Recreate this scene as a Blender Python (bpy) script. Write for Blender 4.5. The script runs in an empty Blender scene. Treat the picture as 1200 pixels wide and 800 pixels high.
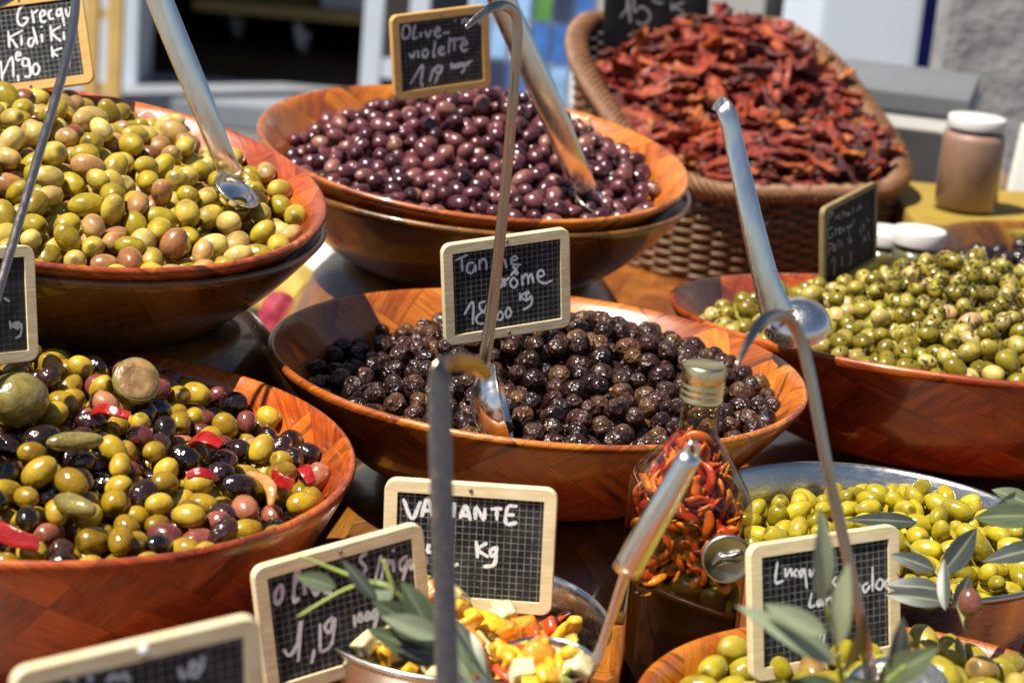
import bpy, bmesh, math, random
import numpy as np
from mathutils import Vector, Matrix, Quaternion

random.seed(7); rng = np.random.default_rng(7)
S = bpy.context.scene
COL = S.collection

# ------------------------------------------------------------------ camera
H = 1.45; FPX = 2400.0
PITCH = math.radians(15.7); ROLL = math.radians(5.0)
FWD = np.array([0, math.cos(PITCH), -math.sin(PITCH)])
_r = np.array([1.0, 0, 0]); _u = np.cross(_r, FWD)
RGT = math.cos(ROLL)*_r + math.sin(ROLL)*_u
UPV = -math.sin(ROLL)*_r + math.cos(ROLL)*_u
CAM = np.array([0, 0, H])
cd = bpy.data.cameras.new('camera'); cam = bpy.data.objects.new('camera', cd); COL.objects.link(cam)
cd.sensor_width = 36; cd.lens = 36*FPX/1200; cd.clip_start = .05; cd.clip_end = 300
cam.matrix_world = Matrix(((RGT[0], UPV[0], -FWD[0], CAM[0]), (RGT[1], UPV[1], -FWD[1], CAM[1]), (RGT[2], UPV[2], -FWD[2], CAM[2]), (0, 0, 0, 1)))
cd.dof.use_dof = True; cd.dof.focus_distance = 1.36; cd.dof.aperture_fstop = 9.0
S.camera = cam
# ------------------------------------------------------------------ sky, sun, exposure
SUN_TO = Vector((-0.40, -0.27, 0.875)).normalized()
w = bpy.data.worlds.new('World'); S.world = w; w.use_nodes = True
nt = w.node_tree; bg = nt.nodes['Background']
sky = nt.nodes.new('ShaderNodeTexSky'); sky.sky_type = 'NISHITA'; sky.sun_disc = False
sky.sun_elevation = math.asin(SUN_TO.z); sky.sun_rotation = math.atan2(SUN_TO.x, SUN_TO.y)
sky.air_density = 0.8; sky.dust_density = 0.8
nt.links.new(sky.outputs[0], bg.inputs[0]); bg.inputs[1].default_value = 0.058
sl = bpy.data.lights.new('sun', 'SUN'); sl.energy = 5.0; sl.angle = math.radians(0.55); sl.color = (1, .93, .80)
sun = bpy.data.objects.new('sun', sl); COL.objects.link(sun)
sun.rotation_euler = (-SUN_TO).to_track_quat('-Z', 'Y').to_euler(); sun.location = (-3, 1, 5)
S.view_settings.view_transform = 'Standard'; S.view_settings.look = 'None'; S.view_settings.gamma = 1
S.view_settings.exposure = 0.85; S.view_settings.use_curve_mapping = False
S.cycles.use_denoising = True
S.cycles.max_bounces = 10; S.cycles.transmission_bounces = 10; S.cycles.caustics_refractive = False; S.cycles.caustics_reflective = False
S.cycles.sample_clamp_indirect = 6

# ------------------------------------------------------------------ pixel helpers (photo 1200 x 800)
def ray(x, y):
    d = FWD + RGT*((x-600)/FPX) + UPV*((400-y)/FPX); return d/np.linalg.norm(d)
def P(x, y, dist): return Vector(CAM + ray(x, y)*dist)
def Pz(x, y, z):
    r = ray(x, y); return Vector(CAM + r*((z-H)/r[2]))
def Py(x, y, Y):
    r = ray(x, y); return Vector(CAM + r*(Y/r[1]))
def proj(A):
    d = np.asarray(A, float) - CAM; z = d@FWD
    return 600+FPX*(d@RGT)/z, 400-FPX*(d@UPV)/z, z

# ------------------------------------------------------------------ object helpers
def mesh_from(verts, faces, smooth=True, uvs=None):
    me = bpy.data.meshes.new('m'); me.from_pydata([tuple(v) for v in verts], [], faces)
    if smooth: me.polygons.foreach_set('use_smooth', [True]*len(me.polygons))
    if uvs is not None:
        ul = me.uv_layers.new(name='UVMap')
        li = np.empty(len(me.loops), int); me.loops.foreach_get('vertex_index', li)
        ul.data.foreach_set('uv', np.asarray(uvs, dtype=np.float32)[li].ravel())
    me.update(); return me
def obj(name, me, mat=None, parent=None, M=None):
    me.name = name if me.users == 0 else me.name
    o = bpy.data.objects.new(name, me); COL.objects.link(o)
    if mat is not None and len(me.materials) == 0: me.materials.append(mat)
    if parent is not None: o.parent = parent
    if M is not None: o.matrix_world = M if parent is None else o.matrix_world; 
    if M is not None and parent is not None: o.matrix_local = M
    return o
def thing(name, label, cat, M=None, group=None):
    o = bpy.data.objects.new(name, None); COL.objects.link(o); o.empty_display_size = .02
    if M is not None: o.matrix_world = M
    return tag(o, label, cat, group)
def tag(o, label, cat, group=None):
    o['label'] = label; o['category'] = cat
    if group: o['group'] = group
    return o
def struct(o): o['kind'] = 'structure'; return o
def T(v): return Matrix.Translation(Vector(v))
def frame(origin, z, xhint=(1, 0, 0)):
    z = Vector(z).normalized(); x = Vector(xhint); x = (x - z*x.dot(z)).normalized(); y = z.cross(x)
    return Matrix(((x.x, y.x, z.x, origin[0]), (x.y, y.y, z.y, origin[1]), (x.z, y.z, z.z, origin[2]), (0, 0, 0, 1)))
def box_me(x0, x1, y0, y1, z0, z1, bev=0.0):
    bm = bmesh.new(); bmesh.ops.create_cube(bm, size=1)
    for v in bm.verts:
        v.co = Vector((x0+(v.co.x+.5)*(x1-x0), y0+(v.co.y+.5)*(y1-y0), z0+(v.co.z+.5)*(z1-z0)))
    if bev: bmesh.ops.bevel(bm, geom=bm.edges[:], offset=bev, segments=2, affect='EDGES', profile=.7)
    me = bpy.data.meshes.new('m'); bm.to_mesh(me); bm.free(); return me
def lathe(profile, n=96, cap0=True, cap1=False, uvR=None, sq=None):
    """profile (r,z) list; sq: optional superellipse exponent per ring"""
    V = []; F = []; UV = []
    s = 0
    for k, (r, z) in enumerate(profile):
        if k: s += math.hypot(r-profile[k-1][0], z-profile[k-1][1])
        for i in range(n+1):
            t = 2*math.pi*i/n; c, d = math.cos(t), math.sin(t); rr = r
            if sq and sq[k] > 2.01:
                rr = r/((abs(c)**sq[k]+abs(d)**sq[k])**(1/sq[k]))
            V.append((rr*c, rr*d, z)); UV.append((i/n, s))
    m = n+1
    for k in range(len(profile)-1):
        for i in range(n): F.append((k*m+i, k*m+i+1, (k+1)*m+i+1, (k+1)*m+i))
    me = mesh_from(V, F, True, UV)
    bm = bmesh.new(); bm.from_mesh(me)
    if cap0: bm.faces.new([bm.verts[i] for i in range(n)][::-1]) if (bm.verts.ensure_lookup_table() or True) else 0
    if cap1:
        bm.verts.ensure_lookup_table(); o = (len(profile)-1)*m; bm.faces.new([bm.verts[o+i] for i in range(n)])
    bmesh.ops.remove_doubles(bm, verts=bm.verts[:], dist=1e-6)
    bm.to_mesh(me); bm.free(); return me
def catmull(pts, n=8):
    pts = [Vector(p) for p in pts]
    if len(pts) < 3: return [pts[0].lerp(pts[-1], i/n) for i in range(n+1)]
    Q = [pts[0]*2-pts[1]]+pts+[pts[-1]*2-pts[-2]]; out = []
    for i in range(1, len(Q)-2):
        a, b, c, d = Q[i-1:i+3]
        for k in range(n):
            t = k/n
            out.append(.5*((2*b)+(c-a)*t+(2*a-5*b+4*c-d)*t*t+(3*b-a-3*c+d)*t**3))
    out.append(pts[-1]); return out
def sweep(path, wd, th, hint, n=10, square=2.0, cap=True):
    """tube along path; section wd (across, perpendicular to hint) by th (along hint); wd/th scalars or per-point lists"""
    N = len(path); V = []; F = []
    wl = wd if isinstance(wd, (list, tuple)) else [wd]*N; tl = th if isinstance(th, (list, tuple)) else [th]*N
    def interp(L, i):
        if len(L) == N: return L[i]
        f = i/(N-1)*(len(L)-1); a = int(min(f, len(L)-2)); return L[a]+(L[a+1]-L[a])*(f-a)
    for i, p in enumerate(path):
        t = (path[min(i+1, N-1)]-path[max(i-1, 0)]).normalized()
        h = Vector(hint); b = t.cross(h)
        b = b.normalized() if b.length > 1e-6 else t.orthogonal().normalized()
        nn = b.cross(t).normalized()
        for k in range(n):
            a = 2*math.pi*(k+.5)/n; c, s = math.cos(a), math.sin(a)
            e = 2/square
            cc = math.copysign(abs(c)**e, c); ss = math.copysign(abs(s)**e, s)
            V.append(p + b*cc*interp(wl, i)/2 + nn*ss*interp(tl, i)/2)
    for i in range(N-1):
        for k in range(n): F.append((i*n+k, i*n+(k+1) % n, (i+1)*n+(k+1) % n, (i+1)*n+k))
    if cap: F.append(tuple(range(n))[::-1]); F.append(tuple((N-1)*n+k for k in range(n)))
    return mesh_from(V, F, True)
def autosmooth(me, deg=35):
    bm = bmesh.new(); bm.from_mesh(me); bmesh.ops.recalc_face_normals(bm, faces=bm.faces[:])
    for e in bm.edges:
        if len(e.link_faces) == 2 and e.calc_face_angle(0) > math.radians(deg): e.smooth = False
    for f in bm.faces: f.smooth = True
    bm.to_mesh(me); bm.free(); return me

# ------------------------------------------------------------------ material helpers
class NB:
    def __init__(s, name):
        s.m = bpy.data.materials.new(name); s.m.use_nodes = True; s.t = s.m.node_tree; s.b = s.t.nodes['Principled BSDF']; s.out = s.t.nodes['Material Output']
    def n(s, typ, ins=None, **kw):
        nd = s.t.nodes.new('ShaderNode'+typ)
        for k, v in kw.items(): setattr(nd, k, v)
        for k, v in (ins or {}).items(): s.set(nd.inputs[k], v)
        return nd
    def set(s, sock, v):
        if isinstance(v, bpy.types.NodeSocket): s.t.links.new(v, sock)
        elif isinstance(v, bpy.types.Node): s.t.links.new(v.outputs[0], sock)
        else:
            if isinstance(v, tuple) and len(v) == 3 and sock.type == 'RGBA': v = v+(1,)
            sock.default_value = v
    def p(s, **kw):
        for k, v in kw.items(): s.set(s.b.inputs[k.replace('_', ' ')], v)
        return s
    def math(s, op, a, b=0.0, c=0.0): return s.n('Math', {0: a, 1: b, 2: c}, operation=op).outputs[0]
    def mix(s, f, a, b):
        nd = s.n('Mix', data_type='RGBA'); s.set(nd.inputs[0], f); s.set(nd.inputs[6], a); s.set(nd.inputs[7], b); return nd.outputs[2]
    def ramp(s, f, stops, const=False):
        nd = s.n('ValToRGB', {0: f}); cr = nd.color_ramp
        if const: cr.interpolation = 'CONSTANT'
        while len(cr.elements) < len(stops): cr.elements.new(.5)
        for e, (p, c) in zip(cr.elements, stops): e.position = p; e.color = c+(1,) if len(c) == 3 else c
        return nd.outputs[0]
    def noise(s, vec, scale, detail=3, rough=.55, out=0):
        nd = s.n('TexNoise', {'Scale': scale, 'Detail': detail, 'Roughness': rough})
        if vec is not None: s.set(nd.inputs['Vector'], vec)
        return nd.outputs[out]
    def bump(s, h, strength=.3, dist=.002):
        nd = s.n('Bump', {'Height': h, 'Strength': strength, 'Distance': dist}); s.set(s.b.inputs['Normal'], nd.outputs[0]); return s
    def objco(s): return s.n('TexCoord').outputs['Object']
def simple(name, col, rough=.5, metal=0, var=.15, scale=40, bump=0, **kw):
    b = NB(name); co = b.objco(); f = b.noise(co, scale, 4)
    c2 = tuple(min(1, c*(1+var)) for c in col); c1 = tuple(c*(1-var) for c in col)
    b.p(Base_Color=b.ramp(f, [(.3, c1), (.7, c2)]), Roughness=rough, Metallic=metal, **kw)
    if bump: b.bump(b.noise(co, scale*2, 4), bump, .002)
    return b.m
def rnd_out(b):
    oi = b.n('ObjectInfo').outputs['Random']; at = b.n('Attribute', attribute_name='rnd').outputs['Fac']
    return b.math('FRACT', b.math('ADD', oi, at))
def olive_mat(name, stops, rough=.22, wrinkle=0.0, speck=(.8, .75, .5), speckf=.12, const=False, sss=.0, coat=.3, spec=.5):
    b = NB(name); r = rnd_out(b); co = b.n('TexCoord').outputs['Generated']; ob = b.objco()
    base = b.ramp(r, stops, const)
    v = b.n('VectorMath', {0: ob, 1: b.n('CombineXYZ', {0: b.math('MULTIPLY', r, 9.0)}).outputs[0]}, operation='ADD').outputs[0]
    big = b.noise(v, 70, 3)
    hsv = b.n('HueSaturation', {'Color': base, 'Value': b.n('MapRange', {0: big, 1: .3, 2: .7, 3: .6, 4: 1.28}).outputs[0], 'Hue': b.n('MapRange', {0: big, 1: .3, 2: .7, 3: .488, 4: .51}).outputs[0]}).outputs[0]
    sp = b.noise(v, 900, 2)
    f = b.math('MULTIPLY', b.n('MapRange', {0: sp, 1: .6, 2: .72}).outputs[0], speckf)
    tipf = b.math('MULTIPLY', b.n('Attribute', attribute_name='tip').outputs['Fac'], .72)
    b.p(Base_Color=b.mix(tipf, b.mix(f, hsv, speck), (.03, .018, .006)), Roughness=b.n('MapRange', {0: b.noise(v, 160, 3), 1: .3, 2: .7, 3: b.math('MULTIPLY_ADD', r, rough*.9, rough*.4), 4: b.math('MULTIPLY_ADD', b.math('FRACT', b.math('MULTIPLY', r, 7.3)), rough*1.6, rough*.9)}).outputs[0], Coat_Weight=coat, Coat_Roughness=.1, Specular_IOR_Level=spec)
    if sss: b.p(Subsurface_Weight=sss, Subsurface_Radius=(.006, .005, .002), Subsurface_Scale=1.0)
    if wrinkle:
        vo = b.n('TexVoronoi', {'Vector': b.n('VectorMath', {0: v, 1: b.n('VectorMath', {0: b.noise(v, 200, 2, out=1), 1: (.006, .006, .006)}, operation='MULTIPLY').outputs[0]}, operation='ADD').outputs[0], 'Scale': 210.0}, feature='F1').outputs[0]
        h = b.math('ADD', vo, b.math('MULTIPLY', b.noise(v, 330, 2), .7)); b.bump(h, wrinkle, .0030)
    else: b.bump(b.math('ADD', b.math('MULTIPLY', b.noise(v, 110, 2), 2.2), b.noise(v, 380, 3)), .16, .0022)
    return b.m
def wood_bowl_mat(name, dark=(.075, .014, .002), mid=(.34, .074, .006), light=(.66, .225, .018), strip=.027, turn=45, rough=.3, around=1.1, plain=False):
    b = NB(name)
    uv = b.n('UVMap').outputs[0]
    sx = b.n('SeparateXYZ', {0: uv})
    x = b.math('MULTIPLY', sx.outputs[0], around); y = sx.outputs[1]
    v = b.n('CombineXYZ', {0: x, 1: y, 2: b.math('MULTIPLY', b.n('ObjectInfo').outputs['Random'], 3.0)}).outputs[0]
    if plain: v = b.objco()
    rot = b.n('VectorRotate', {'Vector': v, 'Angle': math.radians(turn)}, rotation_type='Z_AXIS').outputs[0]
    s2 = b.n('SeparateXYZ', {0: rot})
    L = strip*2
    cx = b.math('DIVIDE', s2.outputs[0], L); cy = b.math('DIVIDE', s2.outputs[1], L)
    fx = b.math('FLOOR', cx); fy = b.math('FLOOR', cy)
    par = b.math('MODULO', b.math('ABSOLUTE', b.math('ADD', fx, fy)), 2.0)
    # strip within the block, running along x or y by parity
    a1 = b.math('DIVIDE', s2.outputs[0], strip); a2 = b.math('DIVIDE', s2.outputs[1], strip)
    acr = b.n('Mix', {0: par, 2: a1, 3: a2}, data_type='FLOAT').outputs[0]
    alo = b.n('Mix', {0: par, 2: a2, 3: a1}, data_type='FLOAT').outputs[0]
    ida = b.math('FLOOR', acr)
    wn = b.n('TexWhiteNoise', {'Vector': b.n('CombineXYZ', {0: fx, 1: fy, 2: ida}).outputs[0]}, noise_dimensions='3D').outputs['Value']
    gv = b.n('CombineXYZ', {0: b.math('MULTIPLY', acr, 1.0), 1: b.math('MULTIPLY', alo, .07), 2: b.math('MULTIPLY', wn, 50.0)}).outputs[0]
    grain = b.noise(gv, 11.0, 6, .72)
    fig = b.noise(b.n('CombineXYZ', {0: acr, 1: b.math('MULTIPLY', alo, .35), 2: b.math('MULTIPLY', wn, 30.0)}).outputs[0], 1.8, 3, .6)
    tone = b.math('ADD', b.math('ADD', b.math('MULTIPLY', wn, .26), b.math('MULTIPLY', grain, .70)), b.math('MULTIPLY', fig, .46))
    c = b.ramp(tone, [(.42, dark), (.68, mid), (.98, light)])
    # knots and dark streaks
    kn = b.noise(gv, 1.6, 2); c = b.mix(b.math('MULTIPLY', b.n('MapRange', {0: kn, 1: .62, 2: .72}).outputs[0], .85), c, (.035, .010, .004))
    fr = b.math('FRACT', acr); ed = b.math('MINIMUM', fr, b.math('SUBTRACT', 1.0, fr))
    fr2x = b.math('FRACT', cx); fr2y = b.math('FRACT', cy)
    e2 = b.math('MULTIPLY', b.math('MINIMUM', b.math('MINIMUM', fr2x, b.math('SUBTRACT', 1.0, fr2x)), b.math('MINIMUM', fr2y, b.math('SUBTRACT', 1.0, fr2y))), 2.0)
    ed = b.math('MINIMUM', ed, e2)
    seam = b.n('MapRange', {0: ed, 1: .0, 2: .022, 3: .55, 4: 0.0}).outputs[0]
    c = b.mix(seam, c, (.05, .014, .006))
    st_ = b.noise(b.objco(), 11, 5, .65); c = b.mix(b.n('MapRange', {0: st_, 1: .56, 2: .72, 3: 0.0, 4: .6}).outputs[0], c, (.045, .012, .004))
    b.p(Base_Color=c, Roughness=b.n('MapRange', {0: b.noise(b.objco(), 25, 4), 1: .3, 2: .7, 3: rough*.7, 4: rough*1.6}).outputs[0], Coat_Weight=.7, Coat_Roughness=.10)
    b.bump(b.math('ADD', b.math('MULTIPLY', grain, .5), b.math('MULTIPLY', seam, -1.2)), .16, .0016)
    return b.m
def steel_mat(name, col=(.62, .61, .58), rough=.2, stretch=(1, 1, 1), scr=.5, scale=60):
    b = NB(name); co = b.n('Mapping', {'Vector': b.objco(), 'Scale': stretch}).outputs[0]
    n1 = b.noise(co, scale, 5, .6); n2 = b.noise(b.objco(), 14, 3)
    b.p(Metallic=1.0, Base_Color=b.ramp(n2, [(.3, tuple(c*.8 for c in col)), (.7, col)]), Roughness=b.n('MapRange', {0: n1, 1: .3, 2: .7, 3: rough*.6, 4: rough*1.5}).outputs[0])
    b.bump(b.math('ADD', n1, b.math('MULTIPLY', n2, 2.0)), .06*scr*2, .001)
    return b.m
# ------------------------------------------------------------------ materials
M_BOWL = wood_bowl_mat('bowl_wood')
M_BOWL_RED = wood_bowl_mat('bowl_wood_red', (.060, .009, .002), (.31, .046, .006), (.62, .160, .016), strip=.022, turn=33)
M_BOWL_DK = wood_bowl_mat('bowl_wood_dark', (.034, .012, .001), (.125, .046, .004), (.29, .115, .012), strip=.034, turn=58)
M_TABLE = wood_bowl_mat('table_wood', (.055, .013, .002), (.19, .052, .006), (.40, .135, .016), strip=.03, turn=12, rough=.4, plain=True)
M_STEEL = steel_mat('steel', (.90, .85, .76), stretch=(6, 6, .6), rough=.2, scr=.1)  # warm reflection put into the base colour, against the blue sky
M_STEEL_B = steel_mat('steel_basin', (.66, .63, .57), .24, (3, 3, 14), scr=.2, scale=40)
M_STEEL_DK = steel_mat('steel_brown_reflection', (.48, .39, .31), .16, (6, 6, .6), scr=.15)  # brown tint stands in for dark warm surroundings mirrored in the steel
M_FRAME = None
def frame_wood():
    b = NB('frame_wood'); co = b.n('Mapping', {'Vector': b.objco(), 'Scale': (1, 1, 6)}).outputs[0]
    g = b.noise(co, 60, 5); d = b.noise(b.objco(), 30, 3)
    c = b.ramp(g, [(.3, (.62, .49, .27)), (.7, (.78, .66, .43))])
    c = b.mix(b.n('MapRange', {0: d, 1: .55, 2: .75, 3: 0.0, 4: .5}).outputs[0], c, (.50, .36, .18))
    b.p(Base_Color=c, Roughness=.55); b.bump(g, .15, .001); return b.m
M_FRAME = frame_wood()
def frame_honey():
    b = NB('frame_wood_honey'); g = b.noise(b.n('Mapping', {'Vector': b.objco(), 'Scale': (1, 1, 6)}).outputs[0], 60, 5)
    b.p(Base_Color=b.ramp(g, [(.3, (.52, .28, .07)), (.7, (.66, .40, .13))]), Roughness=.5); b.bump(g, .15, .001); return b.m
M_FRAME_H = frame_honey()
def slate_mat(name, line=(.34, .35, .34), cell=.00405, wline=.032, dust=.09):
    b = NB(name); co = b.objco(); s = b.n('SeparateXYZ', {0: co})
    def ln(a):
        f = b.math('FRACT', b.math('DIVIDE', a, cell)); return b.math('LESS_THAN', b.math('MINIMUM', f, b.math('SUBTRACT', 1.0, f)), wline)
    g = b.math('MAXIMUM', ln(s.outputs[0]), ln(s.outputs[2]))
    wear = b.n('MapRange', {0: b.noise(co, 130, 3), 1: .35, 2: .6, 3: .35, 4: 1.0}).outputs[0]
    sm = b.n('MapRange', {0: b.noise(b.n('Mapping', {'Vector': co, 'Scale': (1, 1, .5)}).outputs[0], 35, 5), 1: .45, 2: .8, 3: 0.0, 4: dust}).outputs[0]
    c = b.mix(sm, (.006, .0065, .008), (.5, .5, .5))
    b.p(Base_Color=b.mix(b.math('MULTIPLY', g, wear), c, line), Roughness=.6, Specular_IOR_Level=.2); b.bump(b.noise(co, 600, 3), .1, .0005); return b.m
M_SLATE = slate_mat('slate_grid')
M_SLATE_F = slate_mat('slate_grid_faint', (.10, .10, .09), dust=.10)
M_SLATE_P = slate_mat('slate_plain', (.012, .014, .012), dust=.05)
def chalk_mat(name, opacity=.95):
    b = NB(name); co = b.objco(); n = b.noise(co, 900, 3)
    a = b.n('MapRange', {0: n, 1: .30, 2: .52, 3: opacity*.55, 4: opacity}).outputs[0]
    b.p(Base_Color=(.78, .79, .82), Roughness=.95, Alpha=a, Specular_IOR_Level=.1); return b.m
M_CHALK = chalk_mat('chalk'); M_CHALK_F = chalk_mat('chalk_faint', .45); M_CHALK_Y = chalk_mat('chalk_cream', .85)
M_LID = simple('white_lid', (.58, .57, .55), .35, 0, .04)
M_RIVET = simple('rivet', (.22, .18, .12), .4, .9)

# ------------------------------------------------------------------ setting: ground and table
TABZ = .89
def ground_mat():
    b = NB('paving'); co = b.objco(); br = b.n('TexBrick', {'Vector': co, 'Color1': (.10, .10, .10), 'Color2': (.14, .14, .14), 'Mortar': (.11, .105, .1), 'Scale': 1.6, 'Mortar Size': .012})
    b.p(Base_Color=b.mix(.35, br.outputs[0], b.ramp(b.noise(co, 5, 6), [(.3, (.06, .06, .06)), (.7, (.16, .155, .15))])), Roughness=.85); b.bump(b.noise(co, 40, 4), .2, .01); return b.m
struct(obj('ground', mesh_from([(-60, -30, 0), (60, -30, 0), (60, 120, 0), (-60, 120, 0)], [(0, 1, 2, 3)]), ground_mat()))
def table(name, label, x0, x1, y0, y1, top, mat):
    t = thing(name, label, 'table', T(((x0+x1)/2, (y0+y1)/2, 0)))
    W, D = (x1-x0)/2, (y1-y0)/2
    n = max(1, int((y1-y0)/.16)); st = 2*D/n
    for i in range(n):
        me = box_me(-W, W, -D+i*st+.0008, -D+(i+1)*st-.0008, top-.03, top-.0006*((i*7) % 3), .0015); obj('plank', me, mat, t)
    for sx in (-1, 1):
        for sy in (-1, 1): obj('leg', box_me(sx*(W-.06)-.03, sx*(W-.06)+.03, sy*(D-.06)-.03, sy*(D-.06)+.03, 0, top-.029, .003), mat, t)
    obj('apron', box_me(-W+.04, W-.04, -D+.05, -D+.07, top-.12, top-.029), mat, t)
    return t
table('display_table', 'wooden plank table under the bowls of olives', -.75, .85, .55, 2.74, TABZ, M_TABLE)

# ------------------------------------------------------------------ bowls
TH = .0065
def bowl_prof(R, D, r0f=.42, ex=1.8, n=22):
    r0 = R*r0f; out = []
    for i in range(n+1):
        s = i/n; r = r0+(R-r0)*s**.8; q = (r-r0)/(R-r0); out.append((r, -D + D*q**ex))
    return out
def inner_z(r, R, D, r0f=.42, ex=1.8):
    r0 = R*r0f; q = np.clip((np.asarray(r)+TH*.8-r0)/(R-r0), 0, 1.2); return -D+TH + (D-TH)*q**ex
def bowl_mesh(R, D, r0f=.42, ex=1.8, n=128):
    o = bowl_prof(R, D, r0f, ex); out = [(R*r0f*.9, -D-.0)]+o
    rim = [(R-.0008, .0022), (R-.0028, .0032), (R-TH+.0012, .0022)]
    inn = [(r-TH*.85, z+TH*.55) for r, z in o[::-1][1:]] + [(R*r0f*.5, -D+TH), (.004, -D+TH)]
    return lathe(out+rim+inn, n, cap0=True, cap1=True)
def tilt_frame(c, tx, ty): return frame(c, (tx, ty, 1))
def wooden_bowl(label, c, R, D, tx=0, ty=0, mat=None, spin=0, name='wooden_bowl', group=None, r0f=.45, flip=False):
    M = tilt_frame(c, tx, ty) @ Matrix.Rotation(spin, 4, 'Z')
    if flip: M = M @ Matrix.Rotation(math.pi, 4, 'X')
    o = obj(name, bowl_mesh(R, D, r0f), mat or M_BOWL, None, M); tag(o, label, 'bowl', group); return o
BOWLS = {   # centre of the rim, R, depth, tilt
 'tanche': (Vector((.021, 1.457, 1.027)), .20, .088, .012, .004),
 'violet': (Vector((-.050, 1.863, 1.106)), .20, .088, .052, -.105),
 'grecque': (Vector((-.344, 1.474, 1.136)), .20, .088, .109, -.101),
 'mixed': (Vector((-.279, 1.186, 1.026)), .19, .1325, .013, -.015),
 'right': (Vector((.382, 1.720, 1.014)), .25, .10, .004, .089),
 'front': (Vector((.222, .992, .978)), .142, .078, -.02, .02),
}
def bc(k): return BOWLS[k][0]
wooden_bowl('wide wooden bowl heaped with wrinkled black olives', *BOWLS['tanche'], M_BOWL, .3)
wooden_bowl('wooden bowl of violet olives, upper of two nested bowls', *BOWLS['violet'], M_BOWL, 1.1)
wooden_bowl('wooden bowl of pinkish green olives, upper of two nested bowls', *BOWLS['grecque'], M_BOWL_RED, 2.0)
wooden_bowl('reddish wooden bowl of mixed green, black and purple olives', *BOWLS['mixed'], M_BOWL_RED, 2.6)
wooden_bowl('large wooden bowl of herb-dressed green olives before the wicker basket', *BOWLS['right'], M_BOWL_RED, .5, r0f=.5)
wooden_bowl('wooden bowl of long green olives in front of the steel basin', *BOWLS['front'], M_BOWL, .9)
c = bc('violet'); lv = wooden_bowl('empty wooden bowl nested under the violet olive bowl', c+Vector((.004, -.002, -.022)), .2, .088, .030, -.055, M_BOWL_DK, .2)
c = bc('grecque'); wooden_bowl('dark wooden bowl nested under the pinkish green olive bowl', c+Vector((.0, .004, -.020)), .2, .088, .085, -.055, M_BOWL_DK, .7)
# upturned bowls that carry the display bowls
def support(label, k, R, top_gap=.0, dx=0, dy=0, extra=0.0):
    cc, Rb, D = BOWLS[k][:3]; top = cc.z-D-extra; D2 = top-TABZ
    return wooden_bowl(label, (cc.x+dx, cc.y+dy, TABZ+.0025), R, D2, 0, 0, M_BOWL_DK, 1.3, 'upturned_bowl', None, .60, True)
support('low upturned wooden bowl carrying the black olive bowl', 'tanche', .165)
support('upturned wooden bowl carrying the two violet olive bowls', 'violet', .185, dx=.0, dy=.01, extra=.022)
support('tall upturned wooden bowl carrying the pinkish green olive bowls', 'grecque', .20, dx=.02, dy=0, extra=.020)

# steel basins
def basin(label, c, R, D, mat):
    o = [(R*.62, -D), (R*.70, -D+.004), (R*.80, -D*.72), (R*.92, -D*.30), (R*.985, -.004), (R, -.001)]
    rim = [(R+.0022, .0002), (R+.003, .002), (R+.0015, .0036), (R-.0005, .003), (R-.0016, .0005)]
    inn = [(r-.0016, z+.0008) for r, z in o[::-1][1:-1]]+[(R*.6, -D+.0016), (.002, -D+.0016)]
    me = lathe([(R*.3, -D)]+o+rim+inn, 128, True, True); return tag(obj('steel_basin', me, mat, None, T(c)), label, 'basin')
SR = Vector((.248, 1.256, .992)); SRR = .12
SC = Vector((-.018, 1.082, .980)); SCR = .0865
basin('wide stainless steel basin of bright green olives and leafy twigs', SR, SRR, SR.z-TABZ, M_STEEL_B)
basin('small stainless steel basin of diced vegetable salad', SC, SCR, SC.z-TABZ, M_STEEL_B)

# ------------------------------------------------------------------ olives
def olive_mesh(a, b, nu=18, nv=12, egg=.08, dimple=True, seed=0, lump=.0):
    """long axis x, half-length a, half-width b, stem dimple at +x"""
    r = random.Random(seed); V = [(a*(.90 if dimple else 1), 0, 0)]; F = []
    ph = [r.uniform(0, 6.28) for _ in range(6)]
    for j in range(1, nv):
        t = math.pi*j/nv; x = math.cos(t); s = math.sin(t)**.92
        x2 = x
        if dimple and x > .93: x2 = .93-(x-.93)*.5
        for i in range(nu):
            p = 2*math.pi*i/nu
            k = 1+egg*x + lump*(math.sin(2*p+ph[0]+3*x)+math.sin(3*p+ph[1]-4*x)*.7+.7*math.sin(5*x+ph[2]+p))
            V.append((a*x2, b*s*k*math.cos(p), b*s*k*math.sin(p)))
    V.append((-a*1.02, 0, 0)); n = len(V)-1
    for i in range(nu):
        F.append((0, 1+i, 1+(i+1) % nu)); o = 1+(nv-2)*nu; F.append((n, o+(i+1) % nu, o+i))
    for j in range(nv-2):
        for i in range(nu): A = 1+j*nu; F.append((A+i, A+nu+i, A+nu+(i+1) % nu, A+(i+1) % nu))
    me = mesh_from(V, F, True)
    at = me.attributes.new('tip', 'FLOAT', 'POINT'); at.data.foreach_set('value', np.array([1.0]+[.75]*nu+[0.0]*(len(V)-1-nu) if dimple else [0.0]*len(V), np.float32)); return me
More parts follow.
